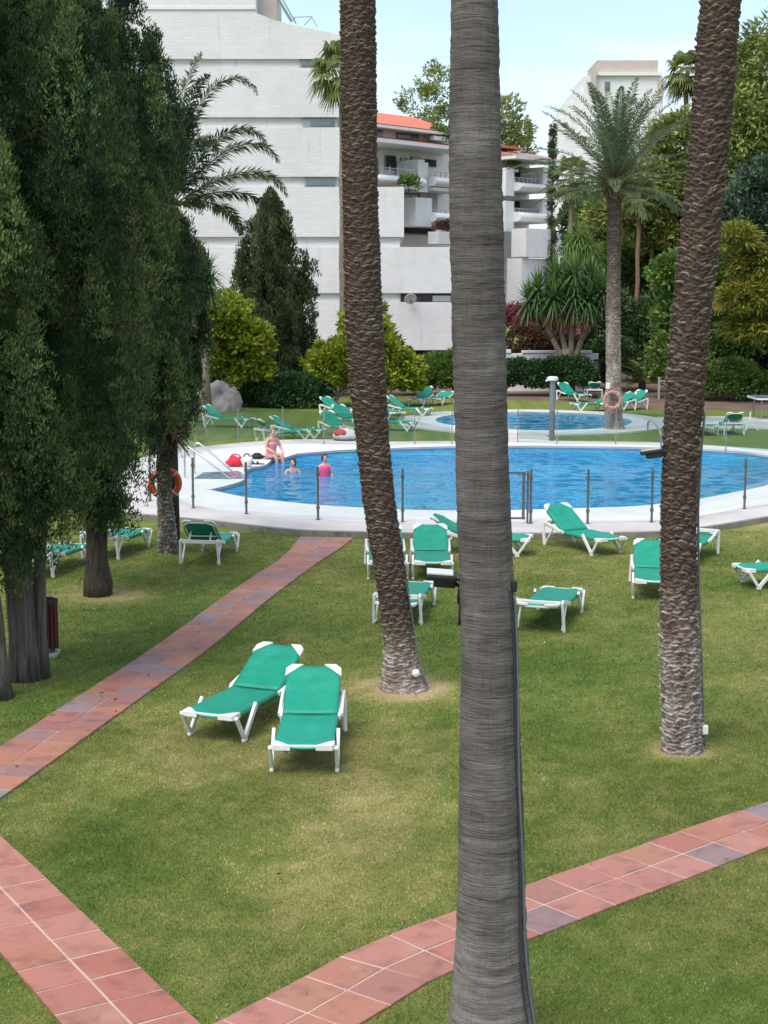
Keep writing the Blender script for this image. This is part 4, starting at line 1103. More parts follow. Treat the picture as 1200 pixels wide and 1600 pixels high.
# leaning palm at the right
bx, by = TRUNK_BASES['right']
r_ = empty('palm_tree', (bx, by, 0)); tag(r_, 'leaning brown palm trunk, pale at its foot, on the right side of the lawn', 'palm')
pts, rad = px_path([(1180, 1030, 1100), (1165, 1034, 1097), (1120, 1035, 1095), (1000, 1032, 1091), (900, 1033, 1088), (800, 1035, 1087), (700, 1037, 1092), (600, 1043, 1101), (500, 1050, 1109), (400, 1061, 1120), (300, 1071, 1130), (150, 1084, 1145), (0, 1096, 1157)], by, (bx, by))
pts[0] = (pts[0][0], 0, -0.05)
pts += [(pts[-1][0] + 0.18, 0, 8.6), (pts[-1][0] + 0.32, 0, 10.2)]; rad += [rad[-1], rad[-1]]
scar_trunk('trunk', r_, pts, rad, M['bark_scar'], pitch=0.074, around=9, depth=0.036, pale_to=1.9)
RIGHT_PTS = (pts, rad)

# smooth grey palm in the middle, nearest of all
bx, by = TRUNK_BASES['mid']
r_ = empty('palm_tree', (bx, by, 0)); tag(r_, 'smooth grey ringed palm trunk rising through the middle, nearest of the palms', 'palm')
pts, rad = px_path([(1660, 690, 848), (1600, 700, 840), (1550, 706, 832), (1500, 711, 826), (1450, 714, 822), (1400, 716, 820), (1200, 719, 814), (1000, 721, 808), (800, 715, 798), (600, 709, 791), (400, 704, 787), (200, 701, 783), (0, 704, 778)], by, (bx, by))
pts[0] = (pts[0][0], 0, -0.05)
pts += [(pts[-1][0] + 0.02, 0, 8.5), (pts[-1][0] + 0.03, 0, 11.5)]; rad += [rad[-1] * 0.95, rad[-1] * 0.9]
MID_PTS = (pts, rad)
z = np.arange(-0.05, 11.5, 0.008)
zs = np.array([p[2] for p in pts]); cxm = np.interp(z, zs, [p[0] for p in pts]); rrm = np.interp(z, zs, rad)
ker = np.hanning(41); ker /= ker.sum()
cxm = np.convolve(np.pad(cxm, 20, 'edge'), ker, 'valid'); rrm = np.convolve(np.pad(rrm, 20, 'edge'), ker, 'valid')
th = np.linspace(0, 2 * np.pi, 120, endpoint=False)
Zg, Tg = np.meshgrid(z, th, indexing='ij')
c_, s_ = np.cos(Tg), np.sin(Tg)
ringz = Zg * 24 + 1.6 * fbm(c_ * 1.2 + 9, s_ * 1.2 + Zg * 1.5, 81, 3)
ring = vnoise(ringz, c_ * 0.6 + 3, 82) + 0.6 * vnoise(ringz * 2.3, s_ * 0.9 + 5, 83)
lump = fbm(c_ * 2 + 4, s_ * 2 + Zg * 1.2, 84, 3) - 0.5
rad_ = rrm[:, None] + 0.007 * (ring - 0.8) + 0.016 * lump
V = np.stack([cxm[:, None] + rad_ * c_, rad_ * s_, Zg], 2).reshape(-1, 3)
n = 120; i = (np.arange(len(z) - 1)[:, None] * n + np.arange(n)[None, :]); j = (np.arange(len(z) - 1)[:, None] * n + (np.arange(n)[None, :] + 1) % n)
F = np.stack([i, j, j + n, i + n], 2).reshape(-1, 4)
pale = np.clip((1.5 - Zg) / 1.3, 0, 1) * (0.35 + 1.0 * fbm(c_ * 2 + 8, s_ * 2 + Zg * 2.5, 85, 3))
np_mesh('trunk', V, F, M['bark_ring'], r_, np.clip(pale, 0, 1).reshape(-1), smooth=True)
def fan_leaf(V, T, base, az, el, pet, rl, tint, rr, nseg=18, droop=0.35):
    d = np.array([math.cos(az) * math.cos(el), math.sin(az) * math.cos(el), math.sin(el)])
    side = np.array([-math.sin(az), math.cos(az), 0]); up = np.cross(d, side) * -1
    hub = np.array(base) + d * pet + np.array([0, 0, -0.12 * pet])
    w = 0.012
    V += [np.array(base) - side * w * 2, np.array(base) + side * w * 2, hub + side * w, hub - side * w]; T += [min(1, tint + .3)] * 4
    for k in range(nseg):
        a = (k / (nseg - 1) - 0.5) * 3.6
        q = d * math.cos(a) + side * math.sin(a)
        q = q / np.linalg.norm(q)
        L = rl * (0.75 + 0.25 * math.cos(a * 0.6)) * rr.uniform(0.9, 1.05)
        n_ = np.cross(q, up); n_ /= np.linalg.norm(n_) + 1e-9
        mid = hub + q * L * 0.55 + up * 0.06 * L
        tip = hub + q * L + np.array([0, 0, -droop * L * rr.uniform(0.6, 1.3)])
        ww = L * 0.075
        V += [hub, mid + n_ * ww, tip, mid - n_ * ww]; T += [min(1, max(0, tint + rr.uniform(-.12, .12)))] * 4
def fan_crown(parent, top, n, pet, rl, seed, el0=1.3, el1=-0.7, mat=None, name='crown', nseg=18, droop=0.35):
    rr = random.Random(seed); V, T = [], []
    for i in range(n):
        f = i / (n - 1)
        fan_leaf(V, T, (top[0], top[1], top[2] - 0.25 * f), i * 2.39996 + rr.uniform(-.2, .2), el0 + (el1 - el0) * f + rr.uniform(-.1, .1), pet * rr.uniform(0.85, 1.1), rl * rr.uniform(0.85, 1.1), rr.uniform(0.3, 0.7), rr, nseg, droop)
    V = np.array(V)
    return np_mesh(name, V, np.arange(len(V)).reshape(-1, 4), mat or M['fanpalm'], parent, np.array(T))

# feather palm beyond the paddling pool
bx, by = G(961, 672)
r_ = empty('palm_tree', (bx, by, 0)); tag(r_, 'feather palm with a full crown and a faded life ring on its trunk', 'palm')
pts, rad = px_path([(676, 942, 980), (660, 944, 973), (630, 946, 971), (590, 947, 970), (500, 947, 969), (400, 949, 970), (310, 949, 971)], by, (bx, by))
pts[0] = (pts[0][0], 0, -0.05); rad[0] = 0.36
scar_trunk('trunk', r_, pts, rad, M['bark_scar'], pitch=0.09, around=12, depth=0.035, nth=48, dz=0.02, pale_to=6.0)
tp = P(960, 285, by)
tl = Vector((tp.x - bx, 0, tp.z))
bb = MB(); rq = random.Random(5)
for i in range(70):
    f = i / 69; a = i * 2.39996; rr0 = 0.20 + 0.13 * math.sin(0.6 + f * 2.2)
    p0 = Vector((tl.x + rr0 * math.cos(a) * 0.75, rr0 * math.sin(a) * 0.75, tl.z - 0.55 + 0.75 * f)); p1 = p0 + Vector((0.16 * math.cos(a), 0.16 * math.sin(a), 0.20))
    bb.tint = rq.uniform(0.3, 0.8); bb.tube([p0, (p0 + p1) / 2, p1], [0.055, 0.045, 0.025], 6)
bb.build('leaf_bases', plain('leaf_bases', (0.15, 0.085, 0.045), 0.85, 0.4, 5), r_)
fr = [f_ + (0.45, 0.0, 1.8, 0.28) for f_ in crown_fronds(tl, 58, 3.75, 33, 1.5, -0.22, 64, 0.44, 0.038, (0.35, 1.0))]
frond_mesh('crown', r_, fr, M['palm'])

# arching feather palm half hidden by the conifers
bx, by = -7.15, 48.0
r_ = empty('palm_tree', (bx, by, 0)); tag(r_, 'palm with long arching fronds peeking out behind the dark conifers', 'palm')
tp = P(268, 322, by); tl = Vector((tp.x - bx, 0, tp.z))
scar_trunk('trunk', r_, [(tl.x - 0.95, 0, -.05), (tl.x - 0.8, 0, 3), (tl.x, 0, tl.z)], [0.26, 0.2, 0.2], M['bark_scar_grey'], pitch=0.09, around=12, depth=0.03, nth=40, dz=0.02)
fr = []
def fr_add(az, el, ln, dr, t, cu=0.0, pw=2.2): fr.append(((tl.x, 0, tl.z), az, el, ln * 1.12, dr * 1.1, 190, 0.60, 0.055, t - 0.1, len(fr) + 500, 0.1, cu, pw, 0.85))
fr_add(-0.1, 1.32, 5.0, 3.0, 0.35, pw=4.0); fr_add(-0.3, 0.98, 4.0, 2.4, 0.42, pw=3.2); fr_add(0.1, 0.86, 3.9, 2.2, 0.40, pw=3.0); fr_add(-0.15, 0.52, 3.8, 1.9, 0.45, pw=2.8); fr_add(0.3, 0.36, 3.4, 1.7, 0.45)
fr_add(-0.6, 1.45, 3.9, 0.9, 0.3); fr_add(0.5, 1.50, 4.4, 0.5, 0.35); fr_add(1.9, 1.45, 4.5, 0.55, 0.35); fr_add(-1.2, 1.2, 3.6, 1.6, 0.4); fr_add(-1.5, 0.9, 3.4, 1.8, 0.4); fr_add(1.2, 1.1, 3.8, 1.8, 0.4)
fr_add(2.6, 0.9, 3.6, 1.8, 0.4); fr_add(3.3, 0.6, 3.6, 1.8, 0.4); fr_add(4.0, 0.9, 3.6, 1.8, 0.4); fr_add(2.2, 0.4, 3.6, 1.8, 0.4); fr_add(0.9, 0.2, 3.2, 1.5, 0.4)
frond_mesh('crown', r_, fr, M['palm'])

# fan palms
def fan_palm(label, base, topz, r0, r1, n, pet, rl, seed, trunk_mat, el1=-0.8, skirt=True, droop=0.4, group=None):
    r_ = empty('fan_palm', (base[0], base[1], 0)); tag(r_, label, 'palm', group)
    b = MB(); k = 26; rq = random.Random(seed)
    b.tube([(0.02 * math.sin(i), 0, -.05 + (topz + .05) * i / k) for i in range(k + 1)], [(r0 + (r1 - r0) * min(1, i / k * 1.6)) * rq.uniform(0.95, 1.05) for i in range(k + 1)], 10)
    b.build('trunk', trunk_mat, r_, smooth=True)
    fan_crown(r_, (0, 0, topz), n, pet, rl, seed, el1=el1, droop=droop)
    if skirt:
        rr = random.Random(seed + 1); V, T = [], []
        for i in range(8): fan_leaf(V, T, (0, 0, topz - 0.3), i * 0.8 + rr.uniform(-.2, .2), -1.15, pet * 0.6, rl * 0.8, 0.5, rr, 10, 0.5)
        np_mesh('dead_leaves', np.array(V), np.arange(len(V)).reshape(-1, 4), M['dead_leaf'], r_, np.array(T))
    return r_
tp = P(534, 105, 70); fan_palm('tall fan palm in front of the white building, half hidden by the curved palm', (tp.x, 70), tp.z, 0.2, 0.13, 30, 0.85, 0.95, 51, M['bark_tan'], droop=0.6)
tp = P(893, 272, 80); fan_palm('small fan palm with a grey stem left of the feather palm', (tp.x, 80), tp.z, 0.16, 0.12, 24, 0.6, 0.75, 52, M['bark_tan'])
tp = P(999, 300, 78); fan_palm('small fan palm with an orange brown stem right of the feather palm', (tp.x, 78), tp.z, 0.15, 0.11, 24, 0.6, 0.75, 53, bark('orange_bark', (0.17, 0.095, 0.06), (0.30, 0.18, 0.115), 12, 5, .5, .03))
tp = P(1021, 315, 84); fan_palm('small fan palm with a thin grey stem, half behind its brown stemmed neighbour', (tp.x, 84), tp.z, 0.14, 0.1, 20, 0.55, 0.65, 54, M['bark_tan'])
tp = P(1074, 108, 92); fan_palm('tall fan palm whose crown shows against the sky left of the leaning palm', (tp.x, 92), tp.z, 0.2, 0.14, 28, 0.8, 1.0, 55, M['bark_tan'], droop=0.6)
# low cycad-like palm at the far lawn
bx, by = G(1003, 612)
r_ = empty('small_palm', (bx, by, 0)); tag(r_, 'low stemless palm with yellow green fronds on the far lawn', 'palm')
frond_mesh('fronds', r_, crown_fronds((0, 0, 0.5), 22, 1.5, 61, 1.3, 0.1, 40, 0.32, 0.05, (0.7, 1.3)), M['fanpalm'])
b = MB(); b.lathe((0, 0, 0), [(0.16, -.05), (0.17, 0.3), (0.1, 0.6)], 10); b.build('trunk', M['bark_dark'], r_)

# strappy rosettes
def rosette(V, T, c, n, L, W, rr, el0=1.5, el1=-1.0, droop=0.25):
    for i in range(n):
        f = i / (n - 1); az = i * 2.39996; el = el0 + (el1 - el0) * f + rr.uniform(-.1, .1)
        d = np.array([math.cos(az) * math.cos(el), math.sin(az) * math.cos(el), math.sin(el)]); sd = np.array([-math.sin(az), math.cos(az), 0]) * W / 2
        l = L * rr.uniform(0.8, 1.1); p0 = np.array(c) + d * 0.08
        p1 = p0 + d * l * 0.5 + np.array([0, 0, -droop * 0.25 * l * abs(math.cos(el))]); p2 = p0 + d * l + np.array([0, 0, -droop * l * abs(math.cos(el))])
        t = min(1, max(0, 0.75 - 0.55 * f + rr.uniform(-.15, .15)))
        V += [p0 - sd * 0.7, p0 + sd * 0.7, p1 + sd, p1 - sd, p1 - sd, p1 + sd, p2 + sd * 0.08, p2 - sd * 0.08]; T += [t] * 8
by = 69.0
tp = P(886, 596, by); bx = tp.x
r_ = empty('yucca_tree', (bx, by, 0)); tag(r_, 'multi stemmed strappy leaved tree in front of the apartments', 'tree')
rr = random.Random(71); V, T = [], []
heads = [((-1.35, 0, 4.6), 0), ((-0.6, 0.3, 5.1), 0), ((0.25, -.2, 5.3), 0), ((1.0, 0.2, 5.05), 0), ((1.5, -.1, 4.5), 0), ((-0.7, -.4, 4.25), 0), ((0.2, -.5, 4.3), 0), ((0.85, -.4, 4.2), 0), ((-1.75, 0.1, 4.1), 0), ((0.1, 0.6, 4.9), 0)]
for c, _ in heads: rosette(V, T, c, 120, 1.15, 0.085, rr, 1.5, -1.25, 0.35)
V = np.array(V); np_mesh('crown', V, np.arange(len(V)).reshape(-1, 4), M['yucca'], r_, np.array(T))
b = MB()
b.tube([(-0.1, 0, -.1), (-0.05, 0, 0.3), (0.1, 0, 0.9), (0.0, 0, 1.6), (-0.1, 0, 2.0)], [0.62, 0.42, 0.33, 0.30, 0.2], 12)
for a, c, d in (((-0.1, 0, 1.2), (-0.75, 0, 2.6), (-1.0, 0, 4.3)), ((0, 0, 1.3), (-0.25, 0.1, 2.6), (-0.5, .2, 4.8)), ((0.1, 0, 1.3), (0.15, -.1, 2.6), (0.2, -.2, 4.9)), ((0.15, 0, 1.2), (0.65, 0, 2.5), (0.95, 0.1, 4.6)), ((0.6, 0, 2.4), (1.0, 0, 3.2), (1.35, 0, 4.3)), ((-.7, 0, 2.5), (-1.1, 0, 3.3), (-1.5, 0, 4.2))):
    b.tube([a, tuple((Vector(a) + Vector(c)) / 2 + Vector((0.03, 0, 0))), c, d], [0.17, 0.14, 0.12, 0.1], 8)
b.build('trunk', M['bark_tan'], r_, smooth=True)
V, T = [], []
for c in ((-0.9, -.1, 3.9), (0.05, -.3, 3.9), (1.0, -.2, 3.8), (-0.3, -.2, 3.7), (0.6, -.3, 3.7)): rosette(V, T, c, 40, 0.95, 0.07, rr, -0.8, -1.5, 0.1)
V = np.array(V); np_mesh('dead_leaves', V, np.arange(len(V)).reshape(-1, 4), M['dead_leaf'], r_, np.array(T))
# bright strappy plant by the cypress
tp = P(322, 425, 57); r_ = empty('yucca_tree', (tp.x, 57, 0)); tag(r_, 'bright green strappy crown beside the dark conifers, above the lime green tree', 'tree')
V, T = [], []
for c in ((0, 0, tp.z), (-0.5, 0.1, tp.z + 0.35), (0.1, -.2, tp.z - 0.5), (-0.7, 0, tp.z - 0.4)): rosette(V, T, c, 110, 0.95, 0.07, rr, 1.5, -1.2, 0.35)
V = np.array(V); np_mesh('crown', V, np.arange(len(V)).reshape(-1, 4), M['yucca'], r_, np.array(T))
b = MB(); b.tube([(0, 0, -.1), (-.1, 0, 2), (0, 0, tp.z)], [0.2, 0.13, 0.1], 8); b.tube([(-.1, 0, 2), (-.45, 0, 3.3), (-.6, 0, tp.z)], [0.12, 0.1, 0.09], 8); b.build('trunk', M['bark_tan'], r_, smooth=True)
# grassy fountain palms beside the trunk of the feather palm
for (x_, y_, Y_, lab) in ((905, 372, 76, 'fountain of thin strappy leaves just left of the feather palm trunk'), (922, 395, 80, 'yellow tipped strappy plant behind the multi stemmed tree')):
    tp = P(x_, y_, Y_); r_ = empty('yucca_tree', (tp.x, Y_, 0)); tag(r_, lab, 'tree')
    V, T = [], []
    for c in ((0, 0, tp.z), (0.4, 0.1, tp.z - 0.4), (-0.5, -.1, tp.z - 0.3)): rosette(V, T, c, 130, 1.05, 0.05, rr, 1.5, -1.3, 0.75)
    V = np.array(V); np_mesh('crown', V, np.arange(len(V)).reshape(-1, 4), M['midgreen'], r_, np.array(T))
    b = MB(); b.tube([(0, 0, -.1), (0.05, 0, 2), (0, 0, tp.z)], [0.2, 0.14, 0.1], 8); b.build('trunk', M['bark_tan'], r_, smooth=True)
# ================================================================== BUILDINGS
def zat(y, Y): return P(600, y, Y).z
def xat(x, Y, y=460): return P(x, y, Y).x

# ---- white building with overlapping storey bands, 80 m away
A = empty('white_building', (-6.5, 80, 0)); tag(A, 'big white windowless building of overlapping storey bands behind the pool', 'building')
ax0, ay0 = -6.5, 80
def abox(mb, x0, x1, yt, yb, d0, d1, Y=80):
    """box from photo columns x0..x1, rows yt..yb; d0,d1 = depth behind the facade line"""
    X0, X1, z1, z0 = xat(x0, Y), xat(x1, Y), zat(yt, Y), zat(yb, Y)
    mb.box(((X0 + X1) / 2 - ax0, Y + (d0 + d1) / 2 - ay0, (z0 + z1) / 2), (X1 - X0, d1 - d0, z1 - z0))
wb = MB()
RIGHT = {0: 533, 1: 533, 2: 533, 3: 631, 4: 706, 5: 712}
bands = [(106, 183), (199, 276), (292, 370), (386, 458), (472, 547)]
for k, (yt, yb) in enumerate(bands):
    abox(wb, 120, RIGHT[k + 1], yt, yb, 0.0, 12)
# top band with sloping parapet, cut as a solid outline
zt = [(120, -60), (404, -60), (405, 20), (432, 31), (470, 41), (533, 54), (533, 92), (120, 92)]
pl = [(xat(x, 80) - ax0, zat(y, 80)) for x, y in zt]
n = len(pl)
tri = tessellate_polygon([[Vector((x, z, 0)) for x, z in pl]])
vs = [(x, 0.0, z) for x, z in pl] + [(x, 10.0, z) for x, z in pl]
fs = []
for t in tri:
    fs.append(tuple(t)); fs.append(tuple(i + n for i in reversed(t)))
for i in range(n):
    j = (i + 1) % n; fs.append((i, j, j + n, i + n))
wb.add(vs, fs)
# recessed strips between bands
strips = [(92, 106, 533), (183, 199, 533), (276, 292, 533), (370, 386, 631), (458, 472, 706)]
for yt, yb, xr in strips:
    abox(wb, 120, xr - 6, yt - 2, yb + 2, 0.22, 11)
w_ = wb.build('wall', M['wall'], A)
bm = bmesh.new(); bm.from_mesh(w_.data); bmesh.ops.recalc_face_normals(bm, faces=bm.faces); bm.to_mesh(w_.data); bm.free()
# thin ledge near the top
b = MB(); abox(b, 120, 404, 11, 15, -0.06, 0.0); b.build('ledge', M['white_paint'], A)
b = MB(); abox(b, 404, 434, -14, 24, 1.2, 5); b.build('penthouse', M['pinkish_wall'], A)
b = MB()
Y_ = 80.8
b.bar(P(433, -4, Y_) - Vector((ax0, ay0, 0)), P(456, 34, Y_) - Vector((ax0, ay0, 0)), 0.10, 0.14)
b.bar(P(440, -4, Y_) - Vector((ax0, ay0, 0)), P(462, 36, Y_) - Vector((ax0, ay0, 0)), 0.06, 0.06)
b.build('stair_rail', M['grey_metal'], A)
b = MB()
for p, q in (((459, 27), (487, 26)), ((487, 26), (496, 43)), ((475, 40), (487, 27)), ((459, 27), (463, 38))):
    b.bar(P(p[0], p[1], Y_) - Vector((ax0, ay0, 0)), P(q[0], q[1], Y_) - Vector((ax0, ay0, 0)), 0.035, 0.035)
b.build('roof_rail', M['grey_metal'], A)
def slot(x0, x1, yt, yb, split=None):
    """slot window: frame (part) with dark glass (sub-part)"""
    b = MB(); abox(b, x0, x1, yt, yb, 0.10, 0.215); f = b.build('window', M['grey_shade'], A)
    b = MB(); abox(b, x0 + (3 if not split else split), x1 - 2, yt + 2, yb - 1.5, 0.06, 0.098); b.build('pane', M['window_glass'], f)
slot(471, 526, 70, 104); slot(475, 525, 185, 198, 12); slot(477, 525, 278, 291)
b = MB(); abox(b, 626, 706, 456.5, 473, 0.10, 0.2); f = b.build('window', M['dark_opening'], A)
b = MB(); abox(b, 656, 674, 459, 471, 0.06, 0.098); b.build('pane', M['black'], f)
b = MB(); abox(b, 676, 704, 462, 471, 0.05, 0.096); b.build('blind', M['grey_shade'], f)
# white satellite dish on the lower opening
dr = empty('satellite_dish', tuple(P(641, 468, 79.7))); tag(dr, 'small white satellite dish in the lower dark opening', 'dish')
b = MB(); b.lathe((0, 0, 0), [(0.02, 0.0), (0.2, 0.03), (0.32, 0.1), (0.31, 0.115), (0.19, 0.05), (0.0, 0.02)], 18); d_ = b.build('dish', M['white_paint'], dr, smooth=True); d_.rotation_euler = (R(125), 0, R(10)); d_.location = (0, 0, 0.1)
b = MB(); b.bar((0, 0.05, 0.1), (0.05, 0.0, -0.2), 0.05, 0.05); b.bar((0.05, 0, -.2), (0.06, 0.2, -.25), 0.05, 0.05); b.build('bracket', M['grey_metal'], dr)
# plinth below the lowest band, the deep shade there put into its dark colour
b = MB(); abox(b, 120, 705, 547, 600, 1.6, 10); b.build('shade_plinth', M['dark_opening'], A)
b = MB(); abox(b, 690, 712, 558, 585, 0.2, 1.2); b.build('pillar', M['white_paint'], A)
b = MB(); abox(b, 590, 600, 290, 310, -0.5, -0.02); 

# ---- stepped apartments with red tiled roofs, 110 to 125 m away (the facade runs off to the right at an angle)
Cb = empty('apartment_building', (-0.55, 110, 0)); tag(Cb, 'white terraced apartments with red tiled roofs and round fronted balconies', 'building')
CA, CB = (-1.807, 108.43), (12.99, 124.67)      # the two ends of the facade line in plan
def YC(px):
    k = (px - 600) / FPX
    t = (k * CA[1] - CA[0]) / ((CB[0] - CA[0]) - k * (CB[1] - CA[1]))
    return CA[1] + t * (CB[1] - CA[1])
FD = Vector((CB[0] - CA[0], CB[1] - CA[1], 0)).normalized(); FN = Vector((FD.y, -FD.x, 0))   # along facade, outward
def cpt(px, y, out=0.0):
    p = P(px, y, YC(px)) + FN * out
    return p
def cbox(mb, x0, x1, yt, yb, o0, o1, yref=None):
    """box along the facade: heights read at column x0"""
    a, c = cpt(x0, 460), cpt(x1, 460)
    zt_, zb_ = zat(yt, YC(x0)), zat(yb, YC(x0))
    vs = []
    for z in (zb_, zt_):
        for p, o in ((a, o0), (c, o0), (c, o1), (a, o1)):
            q = p + FN * o; vs.append((q.x + 0.55, q.y - 110, z))
    mb.add(vs, [(0, 1, 2, 3), (7, 6, 5, 4), (4, 5, 1, 0), (5, 6, 2, 1), (6, 7, 3, 2), (7, 4, 0, 3)])
def cpoly(mb, x0, x1, prof):
    """a profile (y at column x0, outward) swept along the facade"""
    a, c = cpt(x0, 460), cpt(x1, 460); n = len(prof); vs = []
    for p in (a, c):
        for y, o in prof:
            q = p + FN * o; vs.append((q.x + 0.55, q.y - 110, zat(y, YC(x0))))
    fs = [tuple(range(n)), tuple(n + i for i in reversed(range(n)))]
    for i in range(n):
        j = (i + 1) % n; fs.append((j, i, n + i, n + j))
    mb.add(vs, fs)
def fixn(o):
    bm = bmesh.new(); bm.from_mesh(o.data); bmesh.ops.recalc_face_normals(bm, faces=bm.faces); bm.to_mesh(o.data); bm.free()
    return o
b = MB()
cbox(b, 560, 850, 212, 480, -9, -1.6)
cbox(b, 560, 712, 188, 214, -9, -1.0)
b2 = b
fixn(b.build('wall', M['white_paint'], Cb))
# main roof
b = MB(); cpoly(b, 560, 716, [(190, 0.4), (154, -4.5), (156, -8), (190, -8)]); fixn(b.build('roof', M['roof_tile'], Cb))
b = MB(); cpoly(b, 560, 716, [(191.5, 0.45), (196, 0.45), (196, -1.0), (191.5, -1.0)]); fixn(b.build('fascia', M['white_paint'], Cb))
# penthouse terrace windows
def cwin(x0, x1, yt, yb, o, mat=None, mull=1):
    b = MB(); cbox(b, x0, x1, yt, yb, o, o + 0.08); f = fixn(b.build('window', M['grey_shade'], Cb))
    b = MB()
    for i in range(mull + 1):
        w_ = (x1 - x0) / (mull + 1)
        cbox(b, x0 + i * w_ + 0.7, x0 + (i + 1) * w_ - 0.5, yt + 1, yb - 0.7, o + 0.10, o + 0.13)
    fixn(b.build('pane', mat or M['window_glass'], f))
cwin(634, 668, 199, 214, -0.95, mull=2); cwin(592, 612, 200, 212, -0.95)
# lower tiled eave and soffit
def eave(x0, x1, y):
    b = MB(); cpoly(b, x0, x1, [(y + 6, 1.5), (y - 6, -1.0), (y + 6.5, -1.0)]); fixn(b.build('eave_tiles', M['terracotta_strip'], Cb))
    b = MB(); cpoly(b, x0, x1, [(y + 6.3, 1.55), (y + 11, 1.55), (y + 11, -1.55), (y + 7.2, -1.55)]); fixn(b.build('fascia', M['white_paint'], Cb))
eave(560, 716, 212); eave(779, 850, 238)
b = MB(); cpoly(b, 779, 815, [(226, 0.0), (223, -2), (232, -2), (230, 0)]); fixn(b.build('roof', M['roof_tile'], Cb))
b = MB(); cbox(b, 779, 830, 229, 239, -7, -1.2); fixn(b.build('wall', M['white_paint'], Cb))
# balcony level windows
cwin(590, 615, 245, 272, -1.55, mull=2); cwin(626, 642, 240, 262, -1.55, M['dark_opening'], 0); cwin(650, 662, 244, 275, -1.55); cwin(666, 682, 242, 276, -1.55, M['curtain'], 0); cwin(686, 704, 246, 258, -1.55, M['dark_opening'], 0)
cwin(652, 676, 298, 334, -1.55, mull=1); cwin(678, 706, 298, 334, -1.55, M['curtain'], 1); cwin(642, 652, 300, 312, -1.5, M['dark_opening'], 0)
cwin(794, 812, 262, 296, -1.5, mull=1); cwin(816, 838, 258, 276, -1.5, M['dark_opening'], 0); cwin(794, 816, 312, 338, -1.5, mull=1); cwin(820, 838, 312, 324, -1.5, M['dark_opening'], 0)
def balcony(x0, x1, yt, yb, rail=9):
    """round bellied parapet with a low rail on top"""
    h = yb - yt
    b = MB(); pr = []
    for i in range(9):
        t = i / 8 * math.pi
        pr.append((yt + h * (1 - math.cos(t)) / 2, 0.55 + 0.75 * math.sin(t) ** 0.8))
    pr += [(yb, -1.5), (yb - 2.5, -1.5), (yb - 2.5, 0.5), (yt, 0.45)]
    cpoly(b, x0, x1, pr); o_ = fixn(b.build('balcony', M['white_paint'], Cb))
    b = MB()
    cbox(b, x0, x1, yt - rail, yt - rail + 1, 0.5, 0.56)
    for i in range(7):
        xx = x0 + (x1 - x0) * (i + 0.3) / 7; cbox(b, xx, xx + 0.7, yt - rail + 1.1, yt + 2, 0.5, 0.55)
    fixn(b.build('railing', M['parapet_glass'], o_))
balcony(560, 645, 271, 290, 12); balcony(661, 716, 276, 292, 8); balcony(661, 716, 332, 348, 5)
balcony(792, 836, 285, 299, 8); balcony(792, 836, 331, 347, 6)
def fin(x0, x1, yt, yb, o0=-1.5, o1=0.6):
    b = MB(); cbox(b, x0, x1, yt, yb, o0, o1); fixn(b.build('fin_wall', M['white_paint'], Cb))
fin(643, 653, 250, 300); fin(653.4, 662, 254, 300, -1.5, 0.4); fin(637, 662, 309, 354, -1.2, 0.75); fin(779, 792, 263, 306); fin(779, 792, 314, 362); fin(832, 848, 262, 301, -1.5, 0.9); fin(832, 848, 311, 349, -1.5, 0.9)
b = MB(); cbox(b, 663, 716, 293, 298, -1.5, 0.8); fixn(b.build('soffit', M['white_paint'], Cb))
b = MB(); cbox(b, 644, 716, 363, 382, 1.5, 2.5); fixn(b.build('terrace_wall', M['white_paint'], Cb))
b = MB(); cbox(b, 779, 826, 358, 402, 1.2, 2.6); cbox(b, 826.5, 866, 366, 398, 0.4, 1.8); fixn(b.build('terrace_wall', M['white_paint'], Cb))
b = MB(); cbox(b, 779, 826, 404, 480, 0.8, 2.2); fixn(b.build('terrace_wall', M['white_paint'], Cb))
b = MB(); cbox(b, 640, 716, 354, 363, -1.5, -1.2); fixn(b.build('painted_shadow_gap', M['dark_opening'], Cb))  # solid dark strip, the shadow above the terrace wall put into its colour
b = MB(); cbox(b, 796, 808, 452, 464, 2.21, 2.3); f = fixn(b.build('window', M['dark_opening'], Cb))
# potted greenery on the terraces
def planter_row(label, x0, x1, y, mat, h, out_, cat='plant'):
    a, c = cpt(x0, y, out_), cpt(x1, y, out_)
    root = empty('balcony_plant', tuple(a)); tag(root, label, cat)
    k = 26; C = np.stack([RNG.uniform(0, 1, k) * (c.x - a.x), RNG.uniform(0, 1, k) * (c.y - a.y), RNG.uniform(0, h, k)], 1)
    C[:, 1] = C[:, 0] / (c.x - a.x) * (c.y - a.y)
    V, F, T = clump_leaves(C, np.full((k, 3), 0.28), 26, 0.3, 0.13, 0.6, 0.5, 0.5)
    np_mesh('foliage', V, F, mat, root, T)
    b = MB(); b.bar((0, 0, -0.12), (c.x - a.x, c.y - a.y, -0.12 + (c.z - a.z) * 0), 0.35, 0.3); b.build('trough', M['white_paint'], root)
planter_row('row of dark green plants on the roof terrace', 672, 706, 213, M['midgreen'], 0.7, 0.2)
planter_row('clump of red and green plants on the lower terrace', 652, 692, 361, M['redbush'], 0.5, 1.9)
planter_row('tuft of green plants trailing over the white balcony block', 590, 612, 291, M['midgreen'], 0.5, 2.3)
planter_row('yellowish potted plants on the upper right balcony', 790, 806, 262, M['olivegreen'], 0.9, 0.1)

